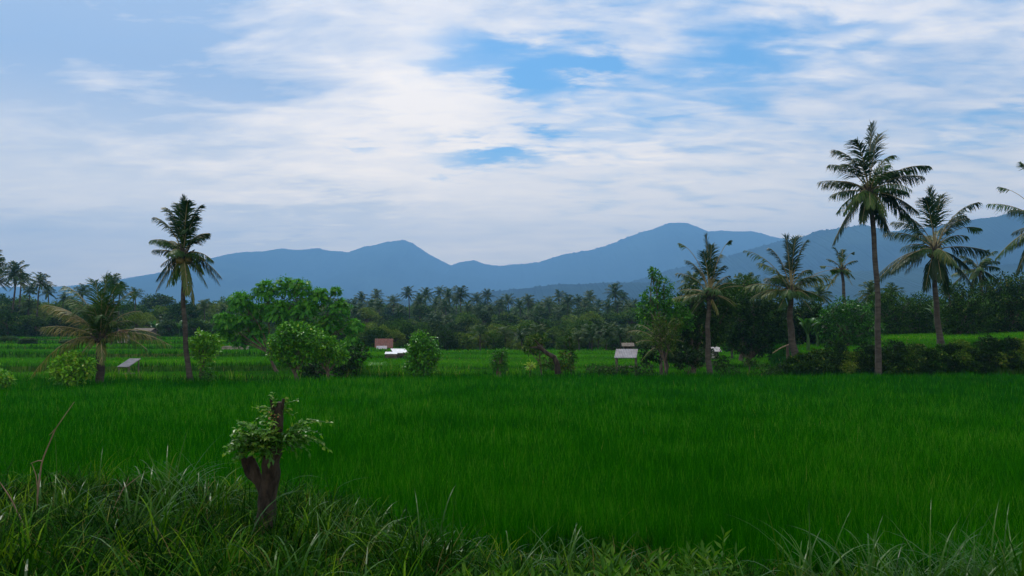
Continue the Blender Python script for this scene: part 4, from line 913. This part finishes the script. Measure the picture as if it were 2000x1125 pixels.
house('tiny pale-walled hut glimpsed under the thicket beside the wind-torn palm', 1396, 682, 62, .38, .5, .3, .14, 'tin_grey', 'wall', .1, name='farm_hut')
def lean_to(label, name, P, Y, w, d, tilt, roofm, front_h, rz=0, wallm=None, skew=0):
    """mono-pitch roof on posts; P = pixel of the roof middle"""
    q = at(*P, Y); g = float(H(q[0], Y)); root = empty(name, (q[0], Y, g), label, 'shelter', None, rz); zr = q[2] - g
    v, f = roof_sheet(w, d, .03, int(w * 12)); v[:, 0] += v[:, 1] * skew; v = rotx(v, tilt) + [0, 0, zr]
    mb = MB(); mb.add(v, f); mb.build('roof', M[roofm], root)
    for sx in (-1, 1):
        for sy in (-1, 1):
            y = sy * d * .40 * math.cos(tilt); x = sx * w * .44 + y * skew; zt = zr + sy * d * .40 * math.sin(tilt) - .05
            mb = MB(); mb.tube([[x, y, -.1], [x, y, zt]], .035, 6); mb.build('post', M['wood'], root)
    mb = MB()
    for sy in (-1, 1):
        y = sy * d * .40 * math.cos(tilt); zt = zr + sy * d * .40 * math.sin(tilt) - .06; mb.tube([[-w * .44 + y * skew, y, zt], [w * .44 + y * skew, y, zt]], .025, 5)
    mb.build('beam', M['wood'], root)
    if wallm:
        mb = MB(); h = zr - .1; mb.box((0, d * .3, h / 2), (w * .8, .08, h)); mb.build('wall', M[wallm], root)
    mb = MB(); mb.box((0, 0, zr * .42), (w * .8, d * .6, .05)); mb.build('platform', M['wood'], root)
    return root
lean_to('open field shelter with sloping grey sheet roof, left of the thicket', 'field_shelter', (1223, 690), 43, 1.15, 1.05, .42, 'tin_grey', 1, 0, None, .22)
lean_to('small tilted shelter with worn grey roof between young palm and lone tall palm', 'field_shelter', (252, 708), 38.5, .52, .75, .50, 'tin_grey', 1, .1, None, .45)
lean_to('white-roofed hut with low tin annex behind the leafy upright bush', 'field_shelter', (780, 685), 62, 1.1, .85, .36, 'tin_white', 1, .1, 'wall', -.3)
lean_to('narrow low tin annex touching the white-roofed hut', 'field_shelter', (764, 689), 60.5, .9, 1.0, .12, 'tin_white', 1, .1, 'wall')
# low terrace wall on the left
q0 = at(432, 676, 70); q1 = at(486, 677, 70); z = float(H(q0[0], 70))
mb = MB(); mb.box(((q0[0] + q1[0]) / 2, 70, q0[2] - .03), (q1[0] - q0[0], .25, .07)); mb.box(((q0[0] + q1[0]) / 2, 70.05, (z + q0[2] - .08) / 2 - .1), (q1[0] - q0[0] - .1, .15, q0[2] - z + .1))
tag(mb.build('terrace_wall', M['wall']), 'low concrete terrace wall beside the ball-headed bush', 'wall')

# ------------------------------------------------------------------ foreground: stump, twigs, weeds
def stump():
    Y = 5.9; base = at(512, 1068, Y); base[2] = float(H(base[0], Y)); k = Y / 1600
    root = empty('pollarded_stump', base, 'knobbly pollarded tree stump sprouting leaves in the foreground grass', 'tree stump')
    pp = [(508, 1090, .19), (512, 1062, .125), (518, 1020, .102), (523, 975, .096), (527, 935, .098), (530, 905, .094), (536, 882, .078), (540, 862, .062), (542, 835, .054), (544, 808, .050), (545, 786, .038)]
    P = np.array([at(a, b_, Y) for a, b_, _ in pp]) - base; rad = np.array([r for *_, r in pp]) * .66
    t = np.linspace(0, len(pp) - 1, 44); P2 = np.stack([np.interp(t, range(len(pp)), P[:, i]) for i in range(3)], -1); r2 = np.interp(t, range(len(pp)), rad)
    P2[:, 1] += .012 * np.sin(t * 2.1); P2[:, 0] += .006 * np.sin(t * 3.3)
    mb = MB(); mb.tube(P2, r2, 20, .5, 0, .13); mb.build('trunk', M['stump_bark'], root)
    def stub(pts, rs):
        q = np.array([at(a, b_, Y) for a, b_ in pts]) - base; tt = np.linspace(0, len(q) - 1, 14)
        q = np.stack([np.interp(tt, range(len(pts)), q[:, i]) for i in range(3)], -1); m_ = MB(); m_.tube(q, np.interp(tt, range(len(rs)), rs), 14, .5, 0, .2); m_.build('branch_stub', M['stump_bark'], root)
    stub([(520, 975), (508, 945), (496, 915), (487, 893)], [.030, .034, .036, .030])
    stub([(503, 940), (486, 925), (478, 905), (471, 880)], [.03, .03, .022, .010])
    stub([(530, 905), (522, 885), (518, 868)], [.045, .038, .034])
    for a in ((534, 800, 529, 778), (550, 800, 554, 779)):
        stub([(a[0], a[1] + 25), (a[0], a[1]), (a[2], a[3])], [.014, .014, .010])
    # leafy shoots: compound sprays
    lf = MB(); tw = MB()
    def shoot(a, b_, arch=.25, n=9, L=.055, tint=.5, dep=0, dep2=0):
        p0 = at(*a, Y) - base + [0, dep, 0]; p2 = at(*b_, Y) - base + [0, dep2, 0]; Lg = np.linalg.norm(p2 - p0)
        p1 = (p0 + p2) / 2 + np.array([0, 0, arch * Lg]); t_ = np.linspace(0, 1, 7)[:, None]
        tw.tube((1 - t_) ** 2 * p0 + 2 * t_ * (1 - t_) * p1 + t_ ** 2 * p2, .0035, 4, cap=False)
        t_ = np.repeat(np.linspace(.12, 1, n), 2)[:, None]; s_ = np.tile([1, -1], n)[:, None]; m_ = len(t_)
        p = (1 - t_) ** 2 * p0 + 2 * t_ * (1 - t_) * p1 + t_ ** 2 * p2; tg = nrm(2 * (1 - t_) * (p1 - p0) + 2 * t_ * (p2 - p1))
        sd_ = nrm(np.cross(tg, [0, .25, 1.0])); D = sd_ * s_ * .9 + tg * .55 + rng.normal(0, .45, (m_, 3)) + [0, 0, -.15]
        p = p + rng.normal(0, .006, (m_, 3))
        leaves(lf, p, D, rng.normal(0, .35, (m_, 3)) + [0, -.35, 1], U(m_, .6, 1.1) * L * .85, U(m_, .42, .55) * L * .85, np.clip(tint + .10 + rng.normal(0, .12, m_), 0, 1 if tint >= 1 else .90))
    S0 = (540, 800)
    for b_, t_ in (((492, 797), .7), ((505, 806), .8), ((516, 818), .7), ((578, 783), .6), ((536, 768), .6), ((562, 800), .75), ((556, 778), .9), ((498, 822), .6), ((572, 812), .6)): shoot(S0, b_, .12, 8, .045, t_, 0, rng.uniform(-.08, .08))
    for b_, t_ in (((640, 828), .75), ((618, 820), .8), ((605, 834), .5), ((596, 846), .6), ((622, 848), .5), ((632, 866), .7), ((600, 862), .4), ((592, 874), .4), ((645, 876), .6), ((588, 826), .5), ((612, 880), .35), ((580, 884), .35)): shoot((548, 858), b_, .3, 10, .055, t_, 0, rng.uniform(-.12, .12))
    for q in range(62):
        b_ = (rng.uniform(456, 552), rng.uniform(818, 902)); shoot((rng.uniform(500, 535), rng.uniform(862, 886)), b_, .35, 8, .055, rng.uniform(.2, .75), -.02, rng.uniform(-.2, .08))
    for q in range(22):
        b_ = (rng.uniform(505, 610), rng.uniform(832, 880)); shoot((545, 860), b_, .3, 6, .05, rng.uniform(.15, .5), -.04, rng.uniform(-.14, -.03))
    for b_, t_ in (((452, 848), .75), ((446, 872), .8), ((462, 896), .6), ((440, 884), .7)): shoot((505, 872), b_, .4, 9, .06, t_)
    # red-brown young shoots at the very top
    for q in range(4): shoot((543, 812 + 4 * q), (543 + rng.uniform(-14, 14), 800 + 6 * q), .2, 3, .028, 1.0, -.05, -.07)
    tw.build('twig', M['stump_leaf'], root); lf.build('foliage', M['stump_leaf'], root)
stump()
def twig(label, pts, Y, r0=.009, side=()):
    b0 = at(*pts[0], Y); base = np.array([b0[0], Y, float(H(b0[0], Y))]); root_p = [at(a, b_, Y) for a, b_ in pts]; root_p[0] = base
    mb = MB(); q = np.array(root_p) - base; t = np.linspace(0, len(q) - 1, 18); q2 = np.stack([np.interp(t, range(len(q)), q[:, i]) for i in range(3)], -1)
    mb.tube(q2, np.linspace(r0, r0 * .25, 18), 6, .5, 0, .3)
    for (i, a, b_) in side: mb.tube([q[i], (q[i] + at(a, b_, Y) - base) / 2 + [.01, 0, .01], at(a, b_, Y) - base], [r0 * .5, r0 * .4, r0 * .15], 5)
    o = mb.build('dry_twig', M['dry'], None, base); tag(o, label, 'twig')
twig('tall dry bare twig curving up to the right above the left grass', [(68, 1010), (74, 960), (82, 900), (108, 838), (145, 785)], 6.2, .009, [(2, 60, 905), (3, 96, 850), (1, 62, 905)])
twig('short dry twig slanting down to the right at the left edge', [(52, 1075), (48, 1030), (22, 975), (-8, 930)], 5.6, .010, [(1, 20, 1050)])
twig('thin dark twig lying slanted among the grass left of the stump', [(210, 985), (240, 955), (275, 927)], 6.6, .006, [(1, 252, 930)])
twig('pale dead stalk curved in the bottom left corner', [(36, 1140), (48, 1080), (58, 1040)], 4.7, .008, [(1, 20, 1060)])
# single standout grass clumps with broad pale blades
def grass_clump(label, px, Y, hgt, n, seed, spread=.12, W=(.010, .018), tint=(.45, .8)):
    b0 = at(px, 1000, Y); base = (b0[0], Y, float(H(b0[0], Y))); mb = MB()
    P = np.stack([rng.normal(0, spread * .5, n), rng.normal(0, spread * .5, n), np.full(n, -.02)], -1)
    blades(mb, P, U(n, .6, 1.05) * hgt * 1.0, U(n, *W), U(n, .05, .45), U(n, .6, 2.2), 10, U(n, *tint), twist=.5)
    o = mb.build('grass_clump', M['verge_gloss'], None, base); tag(o, label, 'grass clump', 'broad-bladed grass clumps on the verge')
for i, (px, Y, h, n, lab) in enumerate([(330, 6.9, .85, 46, 'tall arching grass clump in the left verge, left of the stump'), (400, 6.5, .75, 36, 'arching grass clump close to the stump on its left'), (285, 5.6, .60, 22, 'pale-bladed grass clump low in the left verge'),
        (120, 6.3, .60, 34, 'grass clump around the foot of the tall dry twig'), (620, 6.2, .45, 22, 'small grass clump right of the stump'), (730, 5.9, .50, 24, 'grass clump under the dark paddy edge, second right of the stump'), (830, 5.3, .55, 26, 'upright grass clump at the bottom middle'),
        (1010, 5.0, .55, 24, 'grass clump right of the bottom middle'), (1190, 5.4, .45, 20, 'thin grass clump left of the leafy weeds'), (1560, 4.7, .80, 26, 'long arching broad-bladed clump at the bottom, right of the leafy weeds'), (1700, 5.6, .8, 34, 'spreading grass clump in the lower right corner'),
        (1880, 5.4, .9, 44, 'rightmost big grass clump at the lower right corner'), (560, 4.5, .45, 18, 'arching clump in front of the stump foot'), (1440, 6.4, .55, 20, 'thin grass clump at the paddy edge behind the leafy weeds'), (680, 5.4, .5, 26, 'grass clump just right of the stump foot, low in the frame'), (900, 6.0, .5, 24, 'grass clump at the paddy edge, left of the leafy weeds'), (1100, 6.0, .45, 22, 'grass clump at the paddy edge above the leafy weeds'), (1640, 4.6, .75, 18, 'few long pale blades arching left, bottom right'), (1790, 4.8, .7, 22, 'low broad clump between the two right corner clumps'), (1960, 4.9, .8, 26, 'grass clump cut off by the right edge')]):
    grass_clump(lab, px, Y, h, n, i)
def weed(px, Y, h, i):
    b0 = at(px, 1100, Y); base = (b0[0], Y, float(H(b0[0], Y))); root = empty('leafy_weed', base, 'pale leafy weed with lance-shaped leaves in whorls, bottom right of centre', 'weed', 'leafy weeds at the bottom of the verge')
    st = MB(); lf = MB(); nst = 3
    for s_ in range(nst):
        top = np.array([rng.normal(0, .07), rng.normal(0, .07), h * rng.uniform(.7, 1.1)]); st.tube([[0, 0, -.02], top * .5 + [.01, 0, 0], top], [.004, .0035, .002], 5)
        n = 20; t = np.linspace(.25, 1, n)[:, None]; az = np.arange(n) * 2.4; el = .15 + .9 * t[:, 0] ** 3
        D = np.stack([np.cos(az) * np.cos(el), np.sin(az) * np.cos(el), np.sin(el)], -1)
        leaves(lf, top * t, D, np.array([[0, 0, 1.0]]) + rng.normal(0, .2, (n, 3)), .085 * U(n, .7, 1.2), .024, np.clip(rng.normal(.55, .2, n), 0, 1))
    st.build('stem', M['weed'], root); lf.build('leaves', M['weed'], root)
for i, (px, Y, h) in enumerate([(1150, 4.6, .24), (1185, 4.9, .26), (1225, 4.5, .26), (1262, 4.8, .28), (1300, 4.5, .27), (1335, 4.9, .30), (1372, 4.6, .34), (1402, 4.9, .36), (1120, 4.7, .2), (1085, 4.5, .2), (1205, 4.3, .22), (1280, 4.25, .22), (1350, 4.3, .24), (960, 4.5, .18), (1395, 4.4, .26), (905, 4.6, .18), (1040, 4.35, .18)]):
    weed(px, Y, h, i)

# ------------------------------------------------------------------ air
HAZE_TOP = 760
hz_ = MB(); hz_.box((0, 2950, (HAZE_TOP - 12) / 2), (19400, 6700, HAZE_TOP + 12))
haze = tag(hz_.build('haze', []), kind='stuff')
hm, b = principled('haze_air')
o_ = b.n('ShaderNodeOutputMaterial'); pv = b.n('ShaderNodeVolumePrincipled')
pv.inputs['Color'].default_value = (0.22, 0.53, 1.0, 1); pv.inputs['Density'].default_value = 2.9e-4; pv.inputs['Anisotropy'].default_value = 0.2
b.nt.links.new(pv.outputs[0], o_.inputs['Volume']); haze.data.materials.append(hm)
